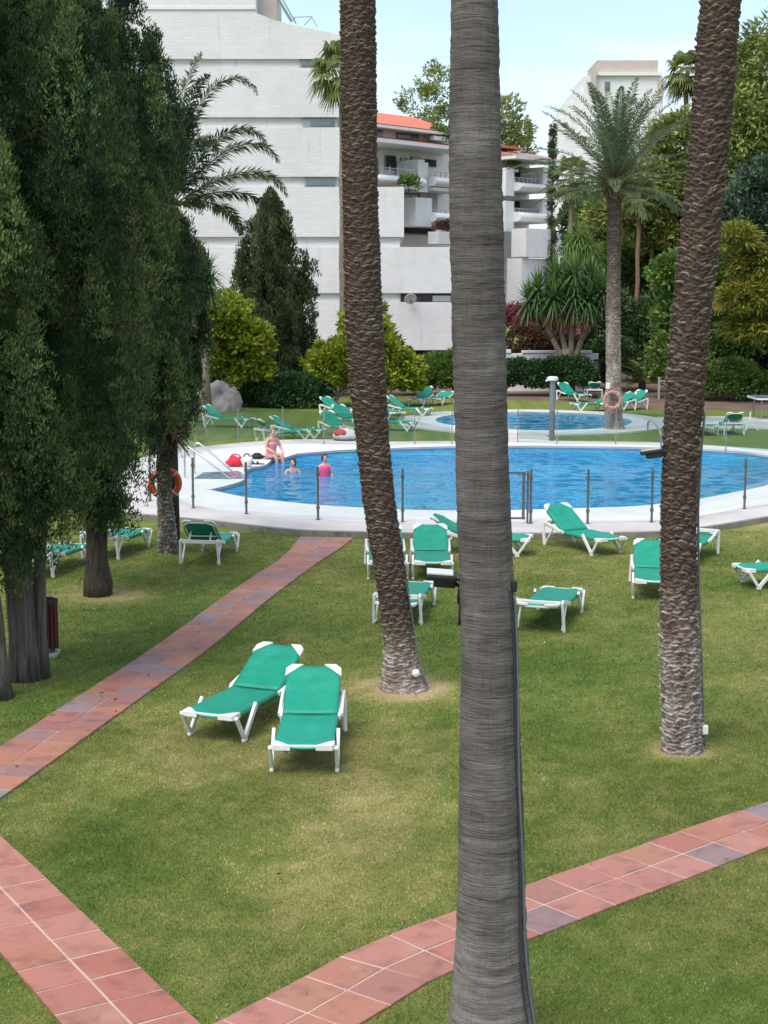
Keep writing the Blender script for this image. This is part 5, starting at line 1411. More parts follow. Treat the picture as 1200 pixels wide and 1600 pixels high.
# ---- far pale building up the hill
F_ = empty('hillside_building', (25, 172, 0)); tag(F_, 'pale stepped building high behind the feather palm', 'building')
def fbox(mb, x0, x1, yt, yb, d0=0, d1=10, Y=172):
    X0, X1, z1, z0 = xat(x0, Y), xat(x1, Y), zat(yt, Y), zat(yb, Y)
    mb.box(((X0 + X1) / 2 - 25, (d0 + d1) / 2, (z0 + z1) / 2), (X1 - X0, d1 - d0, z1 - z0))
b = MB(); fbox(b, 928, 1022, 92, 112, 1, 9); b.build('penthouse', M['pinkish_wall'], F_)
b = MB(); fbox(b, 926, 1026, 112, 117, 0.4, 9.6); b.build('cornice', M['white_paint'], F_)
b = MB(); fbox(b, 908, 1030, 117, 500, 0.8, 10); fbox(b, 893, 908, 140, 500, 1.2, 10); fbox(b, 880, 893, 158, 500, 1.6, 10); fbox(b, 868, 880, 180, 500, 2.0, 10); b.build('wall', M['white_paint'], F_)
b = MB(); fbox(b, 919, 925, 105, 142, -0.2, 0.75); b.build('chimney', M['pinkish_wall'], F_)
b = MB(); fbox(b, 1022, 1030, 122, 150, 0.3, 0.78); b.build('pilaster', M['pinkish_wall'], F_)
for x0, x1, yt, yb in ((940, 948, 126, 140), (976, 990, 150, 160), (876, 884, 190, 198)):
    b = MB(); fbox(b, x0, x1, yt, yb, 0.7, 0.78); f = b.build('window', M['grey_shade'], F_)
    b = MB(); fbox(b, x0 + 1, x1 - 1, yt + 1.5, yb - 1.5, 0.6, 0.68); b.build('pane', M['window_glass'], f)

# low white planter wall behind the hedge
pw = empty('planter_wall', (7.0, 70.6, 0)); tag(pw, 'low white wall between the dark hedge and the magenta flowers', 'wall')
b = MB(); b.box((0, 0, 0.85), (5.6, 0.3, 1.75)); b.build('wall_body', M['white_paint'], pw, bevel=0.03)
b = MB(); b.box((-1.9, 0, 1.82), (1.4, 0.42, 0.16)); b.box((0.9, 0, 1.80), (3.2, 0.42, 0.12)); b.build('wall_cap', M['white_paint'], pw, bevel=0.02)

# boulder
bm = bmesh.new(); bmesh.ops.create_icosphere(bm, subdivisions=4, radius=1.0)
for v in bm.verts:
    p = v.co.copy(); n1 = 0.55 * (noise.noise(p * 1.1 + Vector((4, 1, 2)))) + 0.28 * abs(noise.noise(p * 2.6 + Vector((1, 7, 3)))) + 0.10 * noise.noise(p * 6.5)
    v.co = Vector((p.x * (0.95 - 0.35 * max(p.z, 0)) + 0.12 * p.z, p.y * 0.8, p.z * 1.0)) * (1 + n1)
    v.co = Vector((v.co.x * 1.0, v.co.y * 0.8, min(v.co.z, 0.85 + 0.15 * noise.noise(p * 3) - 0.55 * abs(v.co.x + 0.1)) * 1.1 + 0.5))
me = bpy.data.meshes.new('boulder'); bm.to_mesh(me); bm.free()
o = link_mesh('boulder', me, M['rock']); o.location = (-6.25, 58.5, -0.1); o.scale = (0.85, 0.85, 0.9); tag(o, 'pale grey boulder under the lime green tree', 'boulder')
for p_ in me.polygons: p_.use_smooth = True

# ================================================================== SUN LOUNGERS
def make_lounger(back):
    """foot end at -y, head at +y; back = backrest angle in degrees"""
    root = empty('sun_lounger')
    hw, zs = 0.255, 0.288
    yf, yh = -0.97, 0.06
    fr = MB()
    for s in (-1, 1):
        fr.bar((s * hw, yf + 0.02, zs), (s * hw, yh + 0.03, zs), 0.03, 0.04)
        fr.bar((s * (hw + .03), yh - 0.02, zs), (s * (hw + 0.045), 0.62, 0.385), 0.03, 0.045)
    fr.bar((-hw, yf + 0.03, zs - 0.004), (hw, yf + 0.03, zs - 0.004), 0.03, 0.036)
    fr.bar((-hw - 0.03, 0.62, 0.39), (hw + 0.03, 0.62, 0.39), 0.045, 0.06)
    fr.bar((-hw, -0.3, zs - 0.03), (hw, -0.3, zs - 0.03), 0.03, 0.035)
    for s in (-1, 1):           # white corner plates at the foot
        e = hw + 0.034
        q = [(e, yf + 0.02), (e - 0.02, yf - 0.012), (hw - 0.14, yf - 0.012), (hw - 0.02, yf + 0.12), (e, yf + 0.15)]
        n_ = len(q)
        vs = [(s * x_, y_, zs + 0.027) for x_, y_ in q] + [(s * x_, y_, zs - 0.03) for x_, y_ in q]
        fr.add(vs, [tuple(range(n_)), tuple(2 * n_ - 1 - i for i in range(n_))] + [(i, n_ + i, n_ + (i + 1) % n_, (i + 1) % n_) for i in range(n_)])
    fixn(fr.build('frame', M['white_plastic'], root, bevel=0.006))
    for s in (-1, 1):
        x = s * (hw + 0.05)
        lg = MB()               # front leg: a V of two arms meeting on the ground
        lg.bar((x, yf + 0.02, zs + 0.0), (x, yf + 0.20, 0.025), 0.035, 0.045, up=(0, 1, 0.4)); lg.bar((x, yf + 0.19, 0.03), (x, yf + 0.46, zs + 0.045), 0.035, 0.06, up=(0, 1, -0.4))
        lg.box((x, yf + 0.195, 0.018), (0.038, 0.075, 0.036))
        lg.build('leg', M['white_plastic'], root, bevel=0.01)
        lg = MB()               # rear leg: arm up from the rail, elbow, then down to the ground
        lg.bar((x, 0.10, zs + 0.01), (x, 0.58, 0.405), 0.035, 0.055, up=(0, -.2, 1)); lg.bar((x + s * 0.004, 0.625, 0.415), (x + s * 0.02, 0.55, 0.0), 0.038, 0.062, up=(0, 1, 0.2))
        lg.bar((x - s * 0.004, 0.57, 0.02), (x - s * 0.004, 0.32, zs + 0.05), 0.028, 0.035, up=(0, 1, 0.3))
        lg.build('leg', M['white_plastic'], root, bevel=0.01)
    # seat sling
    def sling(n_, m_, fn, name, parent):
        V, F = [], []
        for side in (0, 1):
            for i in range(n_ + 1):
                for j in range(m_ + 1):
                    V.append(fn(i / n_, j / m_, side))
        k = (n_ + 1) * (m_ + 1)
        for i in range(n_):
            for j in range(m_):
                a = i * (m_ + 1) + j
                F.append((a, a + 1, a + m_ + 2, a + m_ + 1)); F.append((k + a + m_ + 1, k + a + m_ + 2, k + a + 1, k + a))
        ring = [i * (m_ + 1) for i in range(n_ + 1)] + [n_ * (m_ + 1) + j for j in range(1, m_ + 1)] + [i * (m_ + 1) + m_ for i in range(n_ - 1, -1, -1)] + [j for j in range(m_ - 1, 0, -1)]
        for a, c in zip(ring, ring[1:] + ring[:1]): F.append((a, c, c + k, a + k))
        me = bpy.data.meshes.new(name); me.from_pydata(V, [], F); me.update()
        o = link_mesh(name, me, M['sling'], parent)
        bm = bmesh.new(); bm.from_mesh(me); bmesh.ops.recalc_face_normals(bm, faces=bm.faces); bm.to_mesh(me); bm.free()
        for p in me.polygons: p.use_smooth = len(p.vertices) == 4
        return o
    def wrapx(v):
        """across the sling: flat in the middle, rolled over the side rails at both edges"""
        t = (v - 0.5) * 2; k = abs(t)
        if k <= 0.76: return t / 0.76, 0.0
        q = (k - 0.76) / 0.24 * 1.9
        return math.copysign(1 + 0.07 * math.sin(q) , t), -0.026 * (1 - math.cos(q)) * 1.3
    def seat_fn(u, v, side):
        y = yf + 0.004 + (yh + 0.012 - yf) * u
        cut = max(0.0, 0.13 - (y - yf)) * 0.95          # corners cut off at the foot
        wx, dz = wrapx(v)
        x = wx * (hw + 0.006 - cut)
        z = zs + 0.030 - 0.026 * (1 - min(1, abs(wx)) ** 2) * math.sin(min(1, u * 1.3 + .1) * math.pi * 0.9) + dz - (0.016 if side else 0)
        if u == 0: z -= 0.03
        return (x * (0.985 if side else 1), y, z)
    sling(14, 14, seat_fn, 'seat', root)
    a = R(back); L = 0.73
    def back_fn(u, v, side):
        t = u * L
        cut = max(0.0, t - (L - 0.15)) * 0.85
        wx, dz = wrapx(v)
        x = wx * (hw + 0.004 - cut)
        sag = -0.026 * (1 - min(1, abs(wx)) ** 2) * math.sin(u * math.pi) + dz - (0.012 if side else 0)
        if u == 1: sag -= 0.02
        return (x * (0.985 if side else 1), yh + 0.01 + t * math.cos(a) - sag * math.sin(a), zs + 0.034 + t * math.sin(a) + sag * math.cos(a))
    bk = sling(12, 14, back_fn, 'backrest', root)
    bf = MB()
    def bp(x, t, o=0.0): return (x, yh + 0.01 + t * math.cos(a) - o * math.sin(a), zs + 0.026 + t * math.sin(a) + o * math.cos(a))
    for s in (-1, 1):
        bf.bar(bp(s * (hw - 0.010), 0, -.034), bp(s * (hw - 0.010), L - 0.10, -.034), 0.026, 0.026, up=(0, -math.sin(a), math.cos(a)))
        bf.bar(bp(s * (hw - 0.010), L - 0.11, -.03), bp(s * (hw - 0.12), L - 0.01, -.03), 0.03, 0.03, up=(0, -math.sin(a), math.cos(a)))
        q = [bp(s * (hw + .03), L - 0.17, .012), bp(s * (hw + .026), L - 0.05, .012), bp(s * (hw - 0.03), L + .012, .012), bp(s * (hw - 0.15), L + .012, .012)]
        q2 = [bp(s * (hw + .03), L - 0.17, -.02), bp(s * (hw + .026), L - 0.05, -.02), bp(s * (hw - 0.03), L + .012, -.02), bp(s * (hw - 0.15), L + .012, -.02)]
        f4 = [(0, 1, 2, 3), (7, 6, 5, 4)] + [(i, 4 + i, 4 + (i + 1) % 4, (i + 1) % 4) for i in range(4)]
        bf.add(q + q2, f4)
    bf.bar(bp(-hw + 0.11, L - 0.012, -.03), bp(hw - 0.11, L - 0.012, -.03), 0.028, 0.03)
    bf.bar(bp(-hw + 0.02, 0.30, -.06), bp(hw - 0.02, 0.30, -.06), 0.03, 0.025)
    o = bf.build('back_frame', M['white_plastic'], root, bevel=0.006)
    fixn(o)
    if back > 12:   # strut that props the back up
        st_ = MB()
        for s in (-1, 1): st_.bar(bp(s * 0.17, 0.42, -.05), (s * 0.18, 0.60, 0.375), 0.022, 0.022)
        st_.bar((-0.19, 0.60, 0.375), (0.19, 0.60, 0.375), 0.022, 0.022)
        st_.build('prop', M['white_plastic'], root)
    return root
GRP = 'green sun loungers on the lawns'
protos = {}
def lounger(x, y, head, back, label):
    """head = direction of the head end, degrees anticlockwise from +Y"""
    if back not in protos:
        o = protos[back] = make_lounger(back)
    else:
        o = copy_tree(protos[back])
    o.location = (x, y, 0); o.rotation_euler = (0, 0, R(head))
    tag(o, label, 'sun lounger', GRP)
    return o
def at_feet(px, py, head, d=0.77):
    """lounger centre from the photo position of the middle of its front feet"""
    x, y = G(px, py); h = R(head)
    return x + d * -math.sin(h), y + d * math.cos(h)
def L_f(px, py, head, back, label):
    x, y = at_feet(px, py, head); return lounger(x, y, head, back, label)
def L_c(px, py, head, back, label):
    x, y = G(px, py); return lounger(x, y, head, back, label)
L_f(340, 1154, -22, 27, 'near green lounger with raised back turned slightly to the left, left of the nearest pair')
L_f(476, 1205, -1, 27, 'nearest green lounger of all, facing straight out with raised back and white specks')
lounger(3.40, 26.55, 30, 32, 'green lounger with raised back by the terrace edge, foot pointing right')
L_f(676, 905, 0, 27, 'green lounger facing out beside the grey palm, in front of the terrace edge')
L_f(606, 905, 2, 27, 'green lounger mostly behind the curved palm, next to one facing out')
lounger(0.28, 20.85, 170, 0, 'flat green lounger sticking out right of the curved palm')
lounger(2.23, 20.40, 162, 7, 'flat green lounger with its white head bar facing us, right of the grey palm')
L_f(811, 866, 78, 27, 'green lounger foot peeking out right of the grey palm, by the terrace')
L_f(1022, 936, -8, 27, 'green lounger facing out, its right half behind the leaning palm')
lounger(5.17, 25.55, -27, 0, 'flat green lounger poking out right of the leaning palm')
lounger(6.35, 23.15, -80, 0, 'flat green lounger cut off by the right edge')
lounger(-2.95, 25.45, 172, 36, 'green lounger seen from behind near the tiled path')
lounger(-4.62, 25.95, 166, 14, 'green lounger left of the speckled post of the life ring')
lounger(-5.35, 24.3, 165, 0, 'lounger all but hidden under the dark conifers, only white feet showing')
L_c(350, 667, 72, 35, 'far lounger with raised back directly in front of the boulder')
L_c(434, 690, 118, 34, 'far lounger just behind the woman seated at the pool edge')
L_c(459, 685, 74, 30, 'far lounger pointing right, next to the one behind the seated woman')
L_c(528, 680, 38, 35, 'far lounger with raised back behind the striped bag')
L_c(546, 668, 40, 35, 'far lounger half behind the curved palm, second in the row behind the striped bag')
L_c(528, 650, 50, 30, 'far lounger at the back of the cluster left of the curved palm')
L_c(601, 655, 30, 35, 'far lounger peeking out right of the curved palm, behind a side-on one')
L_c(634, 650, 68, 35, 'far lounger seen side on right of the curved palm, foot towards the small pool')
L_c(606, 672, 70, 34, 'far lounger foot just right of the curved palm, beside the paddling pool paving')
L_c(659, 633, -18, 35, 'far lounger with upright back in front of the dark hedge, left of a flat one')
L_c(690, 632, -22, 14, 'far flat lounger in front of the hedge beside the grey palm')
L_c(893, 626, 32, 35, 'far lounger with raised back at the foot of the strappy leaved tree')
L_c(927, 622, 178, 35, 'far lounger turned away showing its dark back, left of the feather palm')
L_c(931, 642, -72, 34, 'far lounger reaching out left of the faded life ring')
L_c(966, 641, -60, 30, 'far lounger partly behind the faded life ring')
L_c(986, 640, -50, 35, 'far lounger with raised back right of the faded life ring')
L_c(1099, 678, 182, 0, 'far flat lounger half behind the leaning palm')
L_c(1140, 678, 182, 35, 'far lounger seen from behind beyond the fence at the right')

# ================================================================== POOL FENCE
def fence(label, posts, h, w, gate=None, panes=(), Zb=0.12):
    root = empty('glass_fence', (posts[0][0], posts[0][1], Zb)); tag(root, label, 'fence')
    ox, oy = posts[0]
    for (x, y) in posts:
        b = MB(); b.lathe((x - ox, y - oy, 0), [(w * 1.9, 0), (w * 1.9, 0.012), (w, 0.014), (w, h * 0.2)], 12)
        b.lathe((x - ox, y - oy, 0), [(w, h * 0.2), (w * 1.5, h * 0.2 + .005), (w * 1.5, h * 0.26), (w, h * 0.26 + .005), (w, h * 0.82)], 12)
        b.lathe((x - ox, y - oy, 0), [(w, h * 0.82), (w * 1.5, h * 0.82 + .005), (w * 1.5, h * 0.88), (w, h * 0.88 + .005), (w, h), (w * 0.5, h + 0.01)], 12)
        b.build('post', M['dark_metal'] if w > 0.02 else M['grey_metal'], root, smooth=False)
    for i in panes:
        (x1, y1), (x2, y2) = posts[i], posts[i + 1]
        d = Vector((x2 - x1, y2 - y1, 0)); l = d.length; d.normalize()
        c = Vector(((x1 + x2) / 2 - ox, (y1 + y2) / 2 - oy, h * 0.5 + 0.02))
        b = MB(); b.box(c, (l - 0.09, 0.010, h * 0.82), M=Matrix.Rotation(math.atan2(d.y, d.x), 4, 'Z')); b.build('glass_panel', M['glass'] if w > 0.02 else M['tinted_glass'], root)
    return root, ox, oy
near = [G(x, y, .12) for x, y in ((235, 783), (302, 794), (385, 803), (497, 812), (629, 816), (716, 817), (829, 818), (918, 818), (1018, 816), (1088, 811), (1163, 795), (1228, 777))]
root, ox, oy = fence('near run of glass pool fence on dark posts with a gate behind the grey palm', near, 1.02, 0.024, panes=[0, 1, 2, 3, 4, 7, 9, 10])
# gate
g0, g1 = Vector((*near[5], 0)), Vector((*near[6], 0))
gd = (g1 - g0).normalized()
b = MB()
p = lambda t, z: (g0.x - ox + gd.x * t, g0.y - oy + gd.y * t, z)
gl = (g1 - g0).length
b.bar(p(gl - 0.14, 0.08), p(gl - 0.14, 0.98), 0.075, 0.05); b.bar(p(0.12, 0.08), p(0.12, 0.98), 0.05, 0.05)
b.bar(p(0.1, 0.96), p(gl - 0.1, 0.96), 0.03, 0.035); b.bar(p(0.1, 0.10), p(gl - 0.1, 0.10), 0.03, 0.035)
b.build('gate', M['dark_metal'], root)
b = MB(); b.bar(p(gl - 0.42, 0.10), p(gl - 0.42, 0.36), 0.03, 0.05); b.build('gate_lock', M['grey_metal'], root)
b = MB(); b.lathe(p(gl + 0.0 - 0.06, 0), [(0.02, 0), (0.02, 1.0)], 8); b.build('post', M['dark_metal'], root)
b = MB(); b.lathe((G(1034, 820, .12)[0] - ox, G(1034, 820, .12)[1] - oy, 0), [(0.035, 0), (0.035, 1.02)], 10); b.build('post', M['dark_metal'], root)
far = [G(x, y, .12) for x, y in ((276, 717), (293, 706), (322, 697), (372, 692), (442, 687), (506, 694), (582, 697), (648, 694), (706, 694), (809, 691), (870, 694), (962, 694), (1046, 697), (1134, 704), (1230, 715))]
far_root, fx, fy = fence('far run of tinted glass pool fence between the pool and the back lawn', far, 0.98, 0.016, panes=[0, 1, 2, 3, 4, 5, 6, 7, 9, 10, 11, 12, 13])

# ================================================================== SMALL THINGS
# handrails into the pool
def rail(label, pts, rad=0.021, mat='steel', name='handrail', loc=None):
    o0 = Vector(pts[0] if loc is None else loc)
    b = MB(); b.tube(smooth_line3([Vector(q) - o0 for q in pts], 6), rad, 8)
    o = b.build(name, M[mat], None, smooth=True); o.location = o0
    return tag(o, label, 'handrail')
def smooth_line3(pts, n=6):
    o = []; k = len(pts)
    for i in range(k - 1):
        p0, p1, p2, p3 = (pts[min(max(i + j, 0), k - 1)] for j in (-1, 0, 1, 2))
        for s in range(n):
            t = s / n
            o.append(0.5 * ((2 * p1) + (-p0 + p2) * t + (2 * p0 - 5 * p1 + 4 * p2 - p3) * t * t + (-p0 + 3 * p1 - 3 * p2 + p3) * t ** 3))
    o.append(pts[-1]); return o
def px3(x, y, Y): return tuple(P(x, y, Y))
Yr = G(289, 747, .12)[1]
rail('steel handrail down the pool steps, front one of the two', [G(289, 747, .12) + (.1,), px3(288.5, 715, Yr), px3(289, 703, Yr), px3(292, 698.5, Yr), px3(300, 702, Yr - .05), px3(340, 733, Yr - .25), px3(362, 749, Yr - .3)])
Yr = G(304, 740, .12)[1]
rail('steel handrail down the pool steps, rear one of the two', [G(304, 740, .12) + (.1,), px3(303.5, 708, Yr), px3(304, 697, Yr), px3(308, 692.5, Yr), px3(318, 698, Yr - .05), px3(358, 732, Yr - .25), px3(379, 748, Yr - .3)])
Yr = G(1033, 700, .12)[1]
rail('bent steel ladder rail at the far pool edge beside the leaning palm', [px3(1033, 702, Yr), px3(1033, 682, Yr), px3(1030, 672, Yr + .1), px3(1021, 659, Yr + .2), px3(1016, 657, Yr + .3), px3(1012.5, 661, Yr + .4), px3(1012, 672, Yr + .5)], 0.024, 'grey_metal', 'ladder_rail')
# shower post
sx, sy = G(862, 690, .05)
sh = empty('shower_post', (sx, sy, 0)); tag(sh, 'grey shower column with a white head between the two pools', 'shower')
b = MB(); b.lathe((0, 0, 0), [(0.16, 0), (0.16, 0.03), (0.085, 0.04), (0.085, 1.86)], 14); b.build('column', M['grey_metal'], sh)
b = MB(); b.lathe((0, 0, 0), [(0.10, 1.86), (0.17, 1.88), (0.17, 1.96), (0.1, 1.99)], 14); b.bar((-0.1, 0, 1.9), (-0.2, -0.05, 1.86), 0.06, 0.05); b.build('shower_head', M['white_plastic'], sh)
b = MB(); b.box((0, -0.09, 1.0), (0.06, 0.05, 0.06)); b.build('push_button', M['steel'], sh)

# life rings
def life_ring(label, c, R0, r, mat, tilt):
    root = empty('life_ring', c); tag(root, label, 'life ring')
    Mx = Matrix.Rotation(R(90), 3, 'X')
    b = MB(); b.torus((0, 0, 0), R0, r, Mx, 36, 12); b.build('ring', mat, root, smooth=True)
    for k in range(4):
        a = R(45 + 90 * k); b = MB()
        d = Vector((math.cos(a), 0, math.sin(a)))
        b.torus(d * R0, r * 1.04, 0.012, Matrix(((d.x, 0, -d.z), (0, 1, 0), (d.z, 0, d.x))).to_3x3() @ Matrix.Rotation(0, 3, 'X'), 16, 6)
        b.build('strap', M['white_cloth'], root, smooth=True)
    root.rotation_euler = tilt
    return root
# the stout speckled trunk that carries the orange ring
tx, ty = G(260, 865)
r_ = empty('palm_tree', (tx, ty, 0)); tag(r_, 'stout speckled trunk with the orange life ring hung on it', 'palm')
pts, rad = px_path([(870, 243, 280), (862, 246, 277), (830, 247, 275), (780, 246, 269), (730, 245, 266), (690, 244, 268)], ty, (tx, ty)); pts[0] = (0, 0, -.05)
pts += [(pts[-1][0], 0, 3.2)]; rad += [0.2]
scar_trunk('trunk', r_, pts, rad, M['bark_scar_grey'], pitch=0.075, around=11, depth=0.032, nth=56, dz=0.012, pale_to=1.7)
V, T = [], []; rr = random.Random(91)
for i in range(46):
    rosette(V, T, (pts[-1][0] + 0.22 * math.cos(i * 2.4), 0.22 * math.sin(i * 2.4), 1.95 + 1.2 * i / 46), 10, 0.3, 0.05, rr, 0.2, -1.4, 0.3)
V = np.array(V); np_mesh('dead_leaves', V, np.arange(len(V)).reshape(-1, 4), foliage('brown_skirt', [(0, (0.03, 0.02, 0.012)), (1, (0.13, 0.075, 0.045))]), r_, np.array(T))
cr_ = P(258, 755, ty + 0.22); life_ring('orange life ring hung behind the speckled trunk near the handrails', cr_, 0.235, 0.055, M['orange_ring'], (R(4), 0, R(8)))
fpx, fpy = G(961, 672)
cr_ = P(957, 625, fpy - 0.42); life_ring('faded pink life ring on the feather palm trunk', cr_, 0.26, 0.062, M['pink_ring'], (R(-6), 0, R(-5)))
b = MB(); q = P(950, 603, fpy - 0.36); b.box((0, 0, 0), (0.14, 0.12, 0.2)); o = b.build('hook_box', M['white_plastic'], bevel=0.02); o.location = q; tag(o, 'small white box above the faded life ring', 'box')

# litter bin
bx_, by_ = G(72, 1024)
r_ = empty('litter_bin', (bx_, by_, 0)); tag(r_, 'round slatted dark red litter bin beside the grey stems', 'bin')
b = MB(); b.box((0, 0, 0.02), (0.30, 0.30, 0.06)); b.build('base', M['concrete'], r_, bevel=0.01)
b = MB()
for k in range(16):
    a = 2 * math.pi * k / 16; b.box((0.145 * math.cos(a), 0.145 * math.sin(a), 0.39), (0.022, 0.046, 0.56 if k % 2 else 0.60), rz=a)
b.build('slats', M['bin_wood'], r_)
b = MB(); b.lathe((0, 0, 0), [(0.165, 0.66), (0.165, 0.70), (0.135, 0.71), (0.13, 0.66), (0.12, 0.25), (0.12, 0.12)], 20); b.build('liner', M['black'], r_)
for s in (-1, 1):
    b = MB(); b.bar((s * 0.1, 0, 0.05), (s * 0.1, 0, 0.2), 0.03, 0.03); b.build('foot', M['dark_metal'], r_)

# floodlights on the trunks
def floodlight(label, c, aim, size=0.2, rz=0, wall=None):
    root = empty('floodlight', c, rz); tag(root, label, 'floodlight')
    b = MB(); b.box((0, 0, 0), (size * 1.5, size * 0.8, 0.035)); b.box((0.02, 0, -0.035), (size * 1.1, size * 0.6, 0.05)); b.build('housing', M['black'], root, bevel=0.01)
    b = MB(); b.box((-0.01, 0, 0.024), (size * 1.3, size * 0.66, 0.012)); b.build('lens', M['lamp_glass'], root, bevel=0.003)
    b = MB(); b.tube([(size * 0.6, 0, -0.03), (size * 0.95, 0, -0.06), (size * 1.1, 0.02, -0.16), (size * 1.12, 0.02, -0.30)], 0.012, 6); b.tube([(size * 0.5, 0.03, -0.03), (size * 0.9, 0.04, -0.03), (size * 1.3, 0.05, -0.10)], 0.009, 6); b.box((size * 1.05, 0.02, -0.12), (0.04, 0.05, 0.08)); b.build('bracket', M['black'], root)
    root.rotation_euler = (R(aim[0]), R(aim[1]), rz)
    return root
q = P(690, 900, 8.52); floodlight('black floodlight with a pale lens on the left of the grey palm', q, (12, 4), 0.115)
q = P(1018, 706, 14.45); floodlight('dark floodlight on the left of the leaning palm above the water', q, (-3, -8), 0.14)

# cables and junction boxes up the trunks
def cable(label, pts, rad, mat, name='cable'):
    o0 = Vector(pts[0]); b = MB(); b.tube(smooth_line3([Vector(p_) - o0 for p_ in pts], 5), rad, 6); o = b.build(name, M[mat], smooth=True); o.location = o0
    return tag(o, label, 'cable')
def trunk_side(spec, base, z, ang, extra=0.012):
    pts, rad = spec; zs = [p_[2] for p_ in pts]
    return Vector((base[0] + float(np.interp(z, zs, [p_[0] for p_ in pts])) + (float(np.interp(z, zs, rad)) + extra) * math.cos(ang), base[1] + (float(np.interp(z, zs, rad)) + extra) * math.sin(ang), z))
def wig(z, k): return 0.05 * math.sin(z * 2.3 + k) + 0.03 * math.sin(z * 5.1 + k * 2)
ts = lambda z: trunk_side(MID_PTS, TRUNK_BASES['mid'], z, -0.55 + wig(z, 1), 0.012)
cable('pale cable running down the right side of the grey palm', [ts(z) for z in np.linspace(0.0, 2.75, 16)], 0.010, 'cable')
ts = lambda z: trunk_side(MID_PTS, TRUNK_BASES['mid'], z, -0.70 + wig(z, 4), 0.009)
cable('dark cable beside the pale one on the grey palm', [ts(z) for z in np.linspace(0.0, 2.80, 16)], 0.007, 'cable_dark')
b = MB(); b.box((0, 0, 0), (0.035, 0.05, 0.06)); o = b.build('junction_box', M['black'], bevel=0.005); o.location = trunk_side(MID_PTS, TRUNK_BASES['mid'], 2.8, -0.5, 0.01); tag(o, 'small black junction box where the grey palm cables end', 'box')
ts = lambda z: trunk_side(LEFT_PTS, TRUNK_BASES['left'], z, -0.30 + wig(z, 2) * 3, 0.02)
cable('pale cable snaking up the curved palm', [ts(z) for z in np.linspace(0.05, 1.25, 14)], 0.010, 'cable')
b = MB(); b.ball((0, 0, 0), 0.048, 12, 8); o = b.build('junction_box', M['white_plastic'], smooth=True); o.location = trunk_side(LEFT_PTS, TRUNK_BASES['left'], 0.22, -0.9, 0.03); tag(o, 'round white box low on the curved palm', 'box')
ts = lambda z: trunk_side(RIGHT_PTS, TRUNK_BASES['right'], z, -0.10 + wig(z, 3), 0.022)
cable('pale cable running up the right side of the leaning palm', [ts(z) for z in np.linspace(0.05, 3.3, 18)], 0.011, 'cable')
b = MB(); b.box((0, 0, 0), (0.06, 0.06, 0.09)); o = b.build('junction_box', M['white_plastic'], bevel=0.012); o.location = trunk_side(RIGHT_PTS, TRUNK_BASES['right'], 0.22, -0.25, 0.03); tag(o, 'square white box low on the leaning palm', 'box')

# blue topped table at the right edge
tx, ty = G(1192, 655)
r_ = empty('games_table', (tx, ty, 0)); tag(r_, 'blue topped folding games table cut off by the right edge', 'table')
b = MB(); b.box((0.75, 0, 0.77), (2.3, 1.5, 0.04)); b.build('tabletop', M['blue_top'], r_, bevel=0.005)
b = MB(); b.box((0.75, -0.765, 0.765), (2.32, 0.02, 0.06)); b.box((0.75, 0.765, 0.765), (2.32, 0.02, 0.06)); b.box((-0.41, 0, 0.765), (0.02, 1.5, 0.06)); b.build('apron', M['white_plastic'], r_)
for x_ in (-0.2, 1.6):
    for y_ in (-0.55, 0.55):
        b = MB(); b.bar((x_, y_, 0.03), (x_, y_, 0.75), 0.05, 0.05); b.ball((x_, y_, 0.04), 0.05, 8, 6); b.build('leg', M['grey_metal'], r_)
# low white rack beyond the fence
q = G(1162, 672); r_ = empty('low_stand', (q[0], q[1], 0)); tag(r_, 'small white stand on the paving in front of the games table', 'stand')
b = MB(); b.bar((-0.5, 0, 0.3), (0.35, 0, 0.3), 0.05, 0.05); b.bar((0.2, 0, 0.3), (0.05, -.1, 0), 0.04, 0.04); b.bar((0.2, 0, 0.3), (0.45, -.1, 0), 0.04, 0.04); b.bar((-0.45, 0, 0.3), (-0.5, 0, 0), 0.04, 0.04); b.bar((0.2, 0, 0.3), (0.2, 0, 0.6), 0.04, 0.04); b.build('stand_frame', M['white_plastic'], r_)
# brown gate-like posts beside the feather palm, pale posts further right
q = G(941, 612); r_ = empty('wooden_frame', (q[0], q[1], 0)); tag(r_, 'dark wooden post frame just left of the feather palm trunk', 'frame')
b = MB(); b.bar((-0.15, 0, 0), (-0.15, 0, 1.35), 0.1, 0.1); b.bar((0.32, 0, 0), (0.32, 0, 1.35), 0.1, 0.1); b.build('post_pair', M['brown_wood'], r_)
b = MB(); b.box((0.05, 0, 1.42), (0.9, 0.25, 0.1)); b.build('top_board', M['brown_wood'], r_)
q = G(1029, 624); r_ = empty('rail_fence', (q[0], q[1], 0)); tag(r_, 'grey post and rail just left of the leaning palm at the far lawn', 'fence')
b = MB(); b.bar((0, 0, 0), (0, 0, 0.95), 0.08, 0.08); b.bar((1.3, 0, 0), (1.3, 0, 0.95), 0.08, 0.08); b.build('post_pair', M['concrete'], r_)
b = MB(); b.bar((0.045, 0, 0.78), (1.255, 0, 0.78), 0.05, 0.06); b.build('rail', M['concrete'], r_)

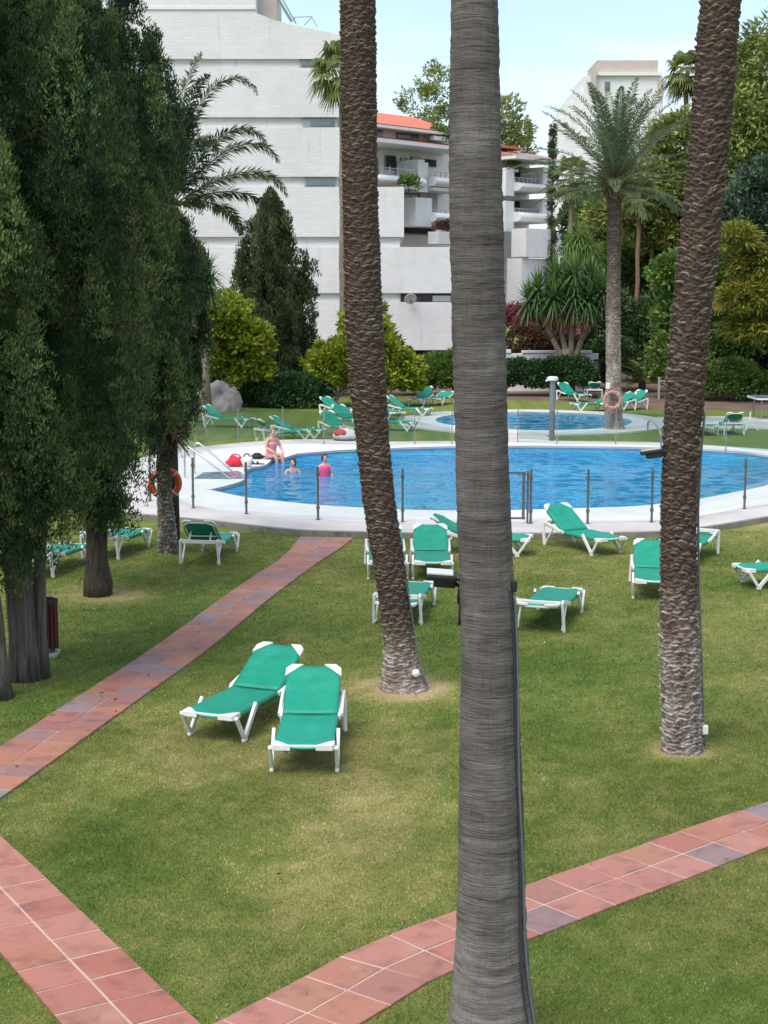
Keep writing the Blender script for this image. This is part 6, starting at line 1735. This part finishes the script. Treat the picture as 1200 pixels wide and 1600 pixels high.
# things left at the pool edge
def soft_bag(name, label, cat, c, size, mat, seed, rz=0, extra=None):
    rr = random.Random(seed); b = MB(); b.ball((0, 0, size[2]), size, 16, 11)
    b.v = [(v[0] * (1 + 0.1 * math.sin(v[2] * 30 + v[0] * 20 + seed)), v[1] * (1 + 0.1 * math.cos(v[0] * 25 + seed)), max(0.0, v[2] * (1 + 0.12 * math.sin(v[0] * 22 + v[1] * 17 + seed)))) for v in b.v]
    root = empty(name, c, rz); tag(root, label, cat)
    b.build('bag_body', mat, root, smooth=True)
    b = MB(); b.tube(smooth_line3([Vector((-size[0] * 0.6, 0, size[2] * 1.5)), Vector((-size[0] * 0.3, 0, size[2] * 2.3)), Vector((size[0] * 0.3, 0, size[2] * 2.3)), Vector((size[0] * 0.6, 0, size[2] * 1.5))], 5), 0.016, 6); b.build('handle', mat if extra is None else extra, root)
    return root
soft_bag('beach_bag', 'bright red beach bag on the pool edge by the handrails', 'bag', G(368, 729, .126) + (.126,), (0.24, 0.17, 0.13), M['red_cloth'], 3)
soft_bag('beach_bag', 'white and black bag beside the bright red one', 'bag', G(386, 730, .126) + (.126,), (0.15, 0.12, 0.14), M['white_cloth'], 5, extra=M['black_cloth'])
for x_, lab in ((398, 'dark sandal on the pool edge, left one of the pair'), (405, 'dark sandal on the pool edge, right one of the pair')):
    root = empty('sandal', G(x_, 725.5, .126) + (.126,), R(70)); tag(root, lab, 'sandal', 'pair of dark sandals on the pool edge')
    b = MB(); b.box((0, 0, 0.012), (0.10, 0.26, 0.024)); b.build('sole', M['black_cloth'], root, bevel=0.01)
    b = MB(); b.tube([(-0.05, 0.04, 0.02), (-0.02, 0.05, 0.065), (0.02, 0.05, 0.065), (0.05, 0.04, 0.02)], 0.014, 6); b.build('strap', M['black_cloth'], root)
soft_bag('towel_bundle', 'dark folded towel beside the seated woman', 'towel', G(402, 717, .126) + (.126,), (0.2, 0.12, 0.06), M['black_cloth'], 8)
root = soft_bag('striped_bag', 'round red and cream bag on the grass in front of the far loungers', 'bag', G(540, 694) + (0.05,), (0.36, 0.26, 0.20), M['white_cloth'], 9, extra=M['pale_pink_cloth'])
b = MB(); b.ball((-0.12, -0.03, 0.28), (0.24, 0.24, 0.12), 12, 8); b.build('towel_top', M['red_cloth'], root, smooth=True)
b = MB(); b.lathe((0, 0, 0), [(0.27, 0.0), (0.33, 0.03), (0.35, 0.09)], 16); b.build('bag_base', M['black_cloth'], root)

# ================================================================== PEOPLE
def body(name, label, loc, rz, J, E, mat, scale=(0.88, 0.88, 0.88)):
    """J: joint name -> ((x,y,z), radius or (rx,ry)); E: edges; one skinned surface"""
    root = empty('person', loc, rz); tag(root, label, 'person'); root.scale = scale
    keys = list(J); me = bpy.data.meshes.new(name)
    me.from_pydata([J[k][0] for k in keys], [(keys.index(a), keys.index(c)) for a, c in E], [])
    o = link_mesh('body', me, mat, root)
    sk = o.modifiers.new('skin', 'SKIN'); sk.use_smooth_shade = True; sk.branch_smoothing = 0.4
    ss = o.modifiers.new('sub', 'SUBSURF'); ss.levels = 1; ss.render_levels = 2
    for i, k in enumerate(keys):
        r = J[k][1]; r = r if isinstance(r, tuple) else (r, r)
        me.skin_vertices[0].data[i].radius = r; me.skin_vertices[0].data[i].use_root = (i == 0)
    return root
def hand(J, E, wrist, side, w, dr):
    """palm and five separate fingers"""
    w = Vector(w); dr = Vector(dr).normalized(); sd = dr.cross(Vector((0, 0, 1)))
    if sd.length < 0.1: sd = Vector((1, 0, 0))
    sd.normalize()
    pm = w + dr * 0.07; J['palm' + side] = (tuple(pm), (0.034, 0.018)); E.append((wrist, 'palm' + side))
    for i, (off, ln) in enumerate(((-0.03, 0.06), (-0.01, 0.072), (0.01, 0.068), (0.03, 0.055))):
        b_ = pm + dr * 0.045 + sd * off; t_ = b_ + dr * ln - Vector((0, 0, 0.015))
        J['f%d%s' % (i, side)] = (tuple(b_), 0.009); J['g%d%s' % (i, side)] = (tuple(t_), 0.007)
        E += [('palm' + side, 'f%d%s' % (i, side)), ('f%d%s' % (i, side), 'g%d%s' % (i, side))]
    th = pm + sd * -0.05 + dr * 0.01; J['th' + side] = (tuple(th), 0.010); E.append(('palm' + side, 'th' + side))
def head_parts(root, c, yaw, hairmat, long=False):
    """hair cap over the skull, ears, nose and eyes on a head centred at c, facing -Y before yaw"""
    c = Vector(c); Rz = Matrix.Rotation(yaw, 4, 'Z')
    b = MB(); b.ball((0, 0.022, 0.025), (0.092, 0.105, 0.115), 14, 10)
    vs = []
    for v in b.v:
        y, z = v[1], v[2]
        if y < -0.035 and z < 0.07: y = -0.035 + (y + 0.035) * 0.1; 
        vs.append((v[0], y, max(z, -0.07)))
    b.v = vs
    if long: b.tube([(0, 0.09, 0.05), (0, 0.12, -0.03), (0, 0.11, -0.12)], [0.05, 0.055, 0.03], 10)
    else: b.ball((0, 0.09, 0.10), 0.045, 10, 7)
    h = b.build('hair', hairmat, root, smooth=True); h.location = c; h.rotation_euler = (0, 0, yaw)
    for s in (-1, 1):
        b = MB(); b.ball((s * 0.031, -0.089, 0.004), (0.012, 0.007, 0.008), 8, 6); e = b.build('eye', M['black'], root, smooth=True); e.location = c; e.rotation_euler = (0, 0, yaw)
    b = MB(); b.ball((0, -0.088, -0.048), (0.022, 0.008, 0.006), 8, 6); m_ = b.build('mouth', M['pink_cloth'], root, smooth=True); m_.location = c; m_.rotation_euler = (0, 0, yaw)
def torso_joints(z0, lean=0.0):
    """upright trunk from pelvis at z0"""
    return {'pelvis': ((0, 0, z0), (0.165, 0.125)), 'waist': ((0, -0.01 - lean * .3, z0 + 0.20), (0.145, 0.11)), 'chest': ((0, -lean * .7, z0 + 0.37), (0.165, 0.12)), 'neckbase': ((0, -lean, z0 + 0.50), (0.085, 0.07)), 'neck': ((0, -lean - 0.01, z0 + 0.57), (0.052, 0.052)),
            'skull0': ((0, -lean - 0.025, z0 + 0.645), (0.070, 0.082)), 'skull1': ((0, -lean - 0.02, z0 + 0.73), (0.078, 0.092)), 'skull2': ((0, -lean - 0.01, z0 + 0.79), (0.055, 0.065)), 'nose': ((0, -lean - 0.118, z0 + 0.675), 0.012)}
TE = [('pelvis', 'waist'), ('waist', 'chest'), ('chest', 'neckbase'), ('neckbase', 'neck'), ('neck', 'skull0'), ('skull0', 'skull1'), ('skull1', 'skull2'), ('skull0', 'nose')]
def arms(J, E, z0, lean, elL, wrL, elR, wrR):
    for s, el, wr in ((-1, elL, wrL), (1, elR, wrR)):
        k = 'L' if s < 0 else 'R'
        J['sh' + k] = ((s * 0.17, -lean * .9, z0 + 0.46), 0.062); J['el' + k] = (el, 0.043); J['wr' + k] = (wr, 0.029)
        E += [('neckbase', 'sh' + k), ('sh' + k, 'el' + k), ('el' + k, 'wr' + k)]
        hand(J, E, 'wr' + k, k, wr, Vector(wr) - Vector(el))
def legs(J, E, pts):
    for k, (hip, kn, an, toe) in pts.items():
        J['hip' + k] = (hip, 0.095); J['kn' + k] = (kn, 0.062); J['an' + k] = (an, 0.042); J['toe' + k] = (toe, 0.03)
        E += [('pelvis', 'hip' + k), ('hip' + k, 'kn' + k), ('kn' + k, 'an' + k), ('an' + k, 'toe' + k)]
def wrap(root, name, mat, rings):
    """garment: closed sleeve through elliptical rings (z, cx, cy, rx, ry)"""
    b = MB(); n = 18; vs = []; fs = []
    for z, cx, cy, rx, ry in rings:
        for i in range(n): vs.append((cx + rx * math.cos(2 * math.pi * i / n), cy + ry * math.sin(2 * math.pi * i / n), z))
    for k in range(len(rings) - 1):
        for i in range(n): fs.append((k * n + i, k * n + (i + 1) % n, (k + 1) * n + (i + 1) % n, (k + 1) * n + i))
    b.add(vs, fs); o = b.build(name, mat, root, smooth=True)
    s_ = o.modifiers.new('thick', 'SOLIDIFY'); s_.thickness = 0.008; s_.offset = 1
    return o
# woman sitting on the pool edge, feet in the water, turned to the right of the viewer
ex, ey = G(423, 717, .126)
J = torso_joints(0.12, 0.10); E = list(TE)
arms(J, E, 0.12, 0.10, (-0.26, -0.14, 0.36), (-0.17, -0.38, 0.26), (0.26, -0.14, 0.36), (0.15, -0.40, 0.25))
legs(J, E, {'L': ((-0.09, -0.05, 0.11), (-0.11, -0.46, 0.13), (-0.10, -0.50, -0.26), (-0.10, -0.64, -0.30)), 'R': ((0.09, -0.05, 0.11), (0.10, -0.45, 0.14), (0.11, -0.52, -0.25), (0.11, -0.66, -0.29))})
pr = body('seated_woman', 'woman with tied hair in pale pink swimwear seated on the pool edge', (ex, ey, .126), R(38), J, E, M['skin'])
wrap(pr, 'swimsuit', M['pale_pink_cloth'], [(0.03, 0, 0, .182, .145), (0.14, 0, -0.005, .176, .138), (0.30, 0, -0.03, .155, .122), (0.42, 0, -0.065, .172, .132), (0.52, 0, -0.09, .178, .125)])
head_parts(pr, (0, -0.12, 0.12 + 0.70), 0, M['grey_hair'])
# two bathers standing in the water
ex, ey = G(457, 738, .03)
J = torso_joints(-0.42, 0.02); E = list(TE)
arms(J, E, -0.42, 0.02, (-0.27, -0.10, -0.16), (-0.20, -0.33, -0.12), (0.27, -0.10, -0.16), (0.22, -0.34, -0.12))
legs(J, E, {'L': ((-0.09, 0, -0.5), (-0.1, -0.04, -0.92), (-0.1, 0, -1.32), (-0.1, -0.15, -1.38)), 'R': ((0.09, 0, -0.5), (0.1, -0.04, -0.92), (0.1, 0, -1.32), (0.1, -0.15, -1.38))})
pr = body('bather', 'bather with dark hair up to the shoulders in the water', (ex, ey, .03), R(15), J, E, M['skin'])
wrap(pr, 'swimsuit', M['orange_cloth'], [(-0.42, 0, 0, .18, .14), (-0.22, 0, -0.01, .158, .122), (-0.05, 0, -0.015, .178, .136), (0.0, 0, -0.018, .178, .132)])
head_parts(pr, (0, -0.04, -0.42 + 0.70), R(-40), M['hair'], True)
ex, ey = G(507, 744, .03)
J = torso_joints(-0.18, 0.0); E = list(TE)
arms(J, E, -0.18, 0.0, (-0.235, -0.02, 0.04), (-0.215, -0.20, -0.06), (0.235, -0.02, 0.04), (0.215, -0.20, -0.06))
legs(J, E, {'L': ((-0.09, 0, -0.26), (-0.1, -0.04, -0.68), (-0.1, 0, -1.08), (-0.1, -0.15, -1.14)), 'R': ((0.09, 0, -0.26), (0.1, -0.04, -0.68), (0.1, 0, -1.08), (0.1, -0.15, -1.14))})
pr = body('bather', 'bather in a bright pink swimsuit standing chest high in the water', (ex, ey, .03), R(20), J, E, M['skin'], (0.76, 0.82, 0.86))
wrap(pr, 'swimsuit', M['pink_cloth'], [(-0.20, 0, 0, .182, .142), (0.0, 0, -0.01, .158, .122), (0.14, 0, -0.01, .176, .134), (0.24, 0, -0.006, .178, .130), (0.30, 0, 0, .168, .115)])
head_parts(pr, (0, -0.02, -0.18 + 0.70), R(10), M['hair'], True)
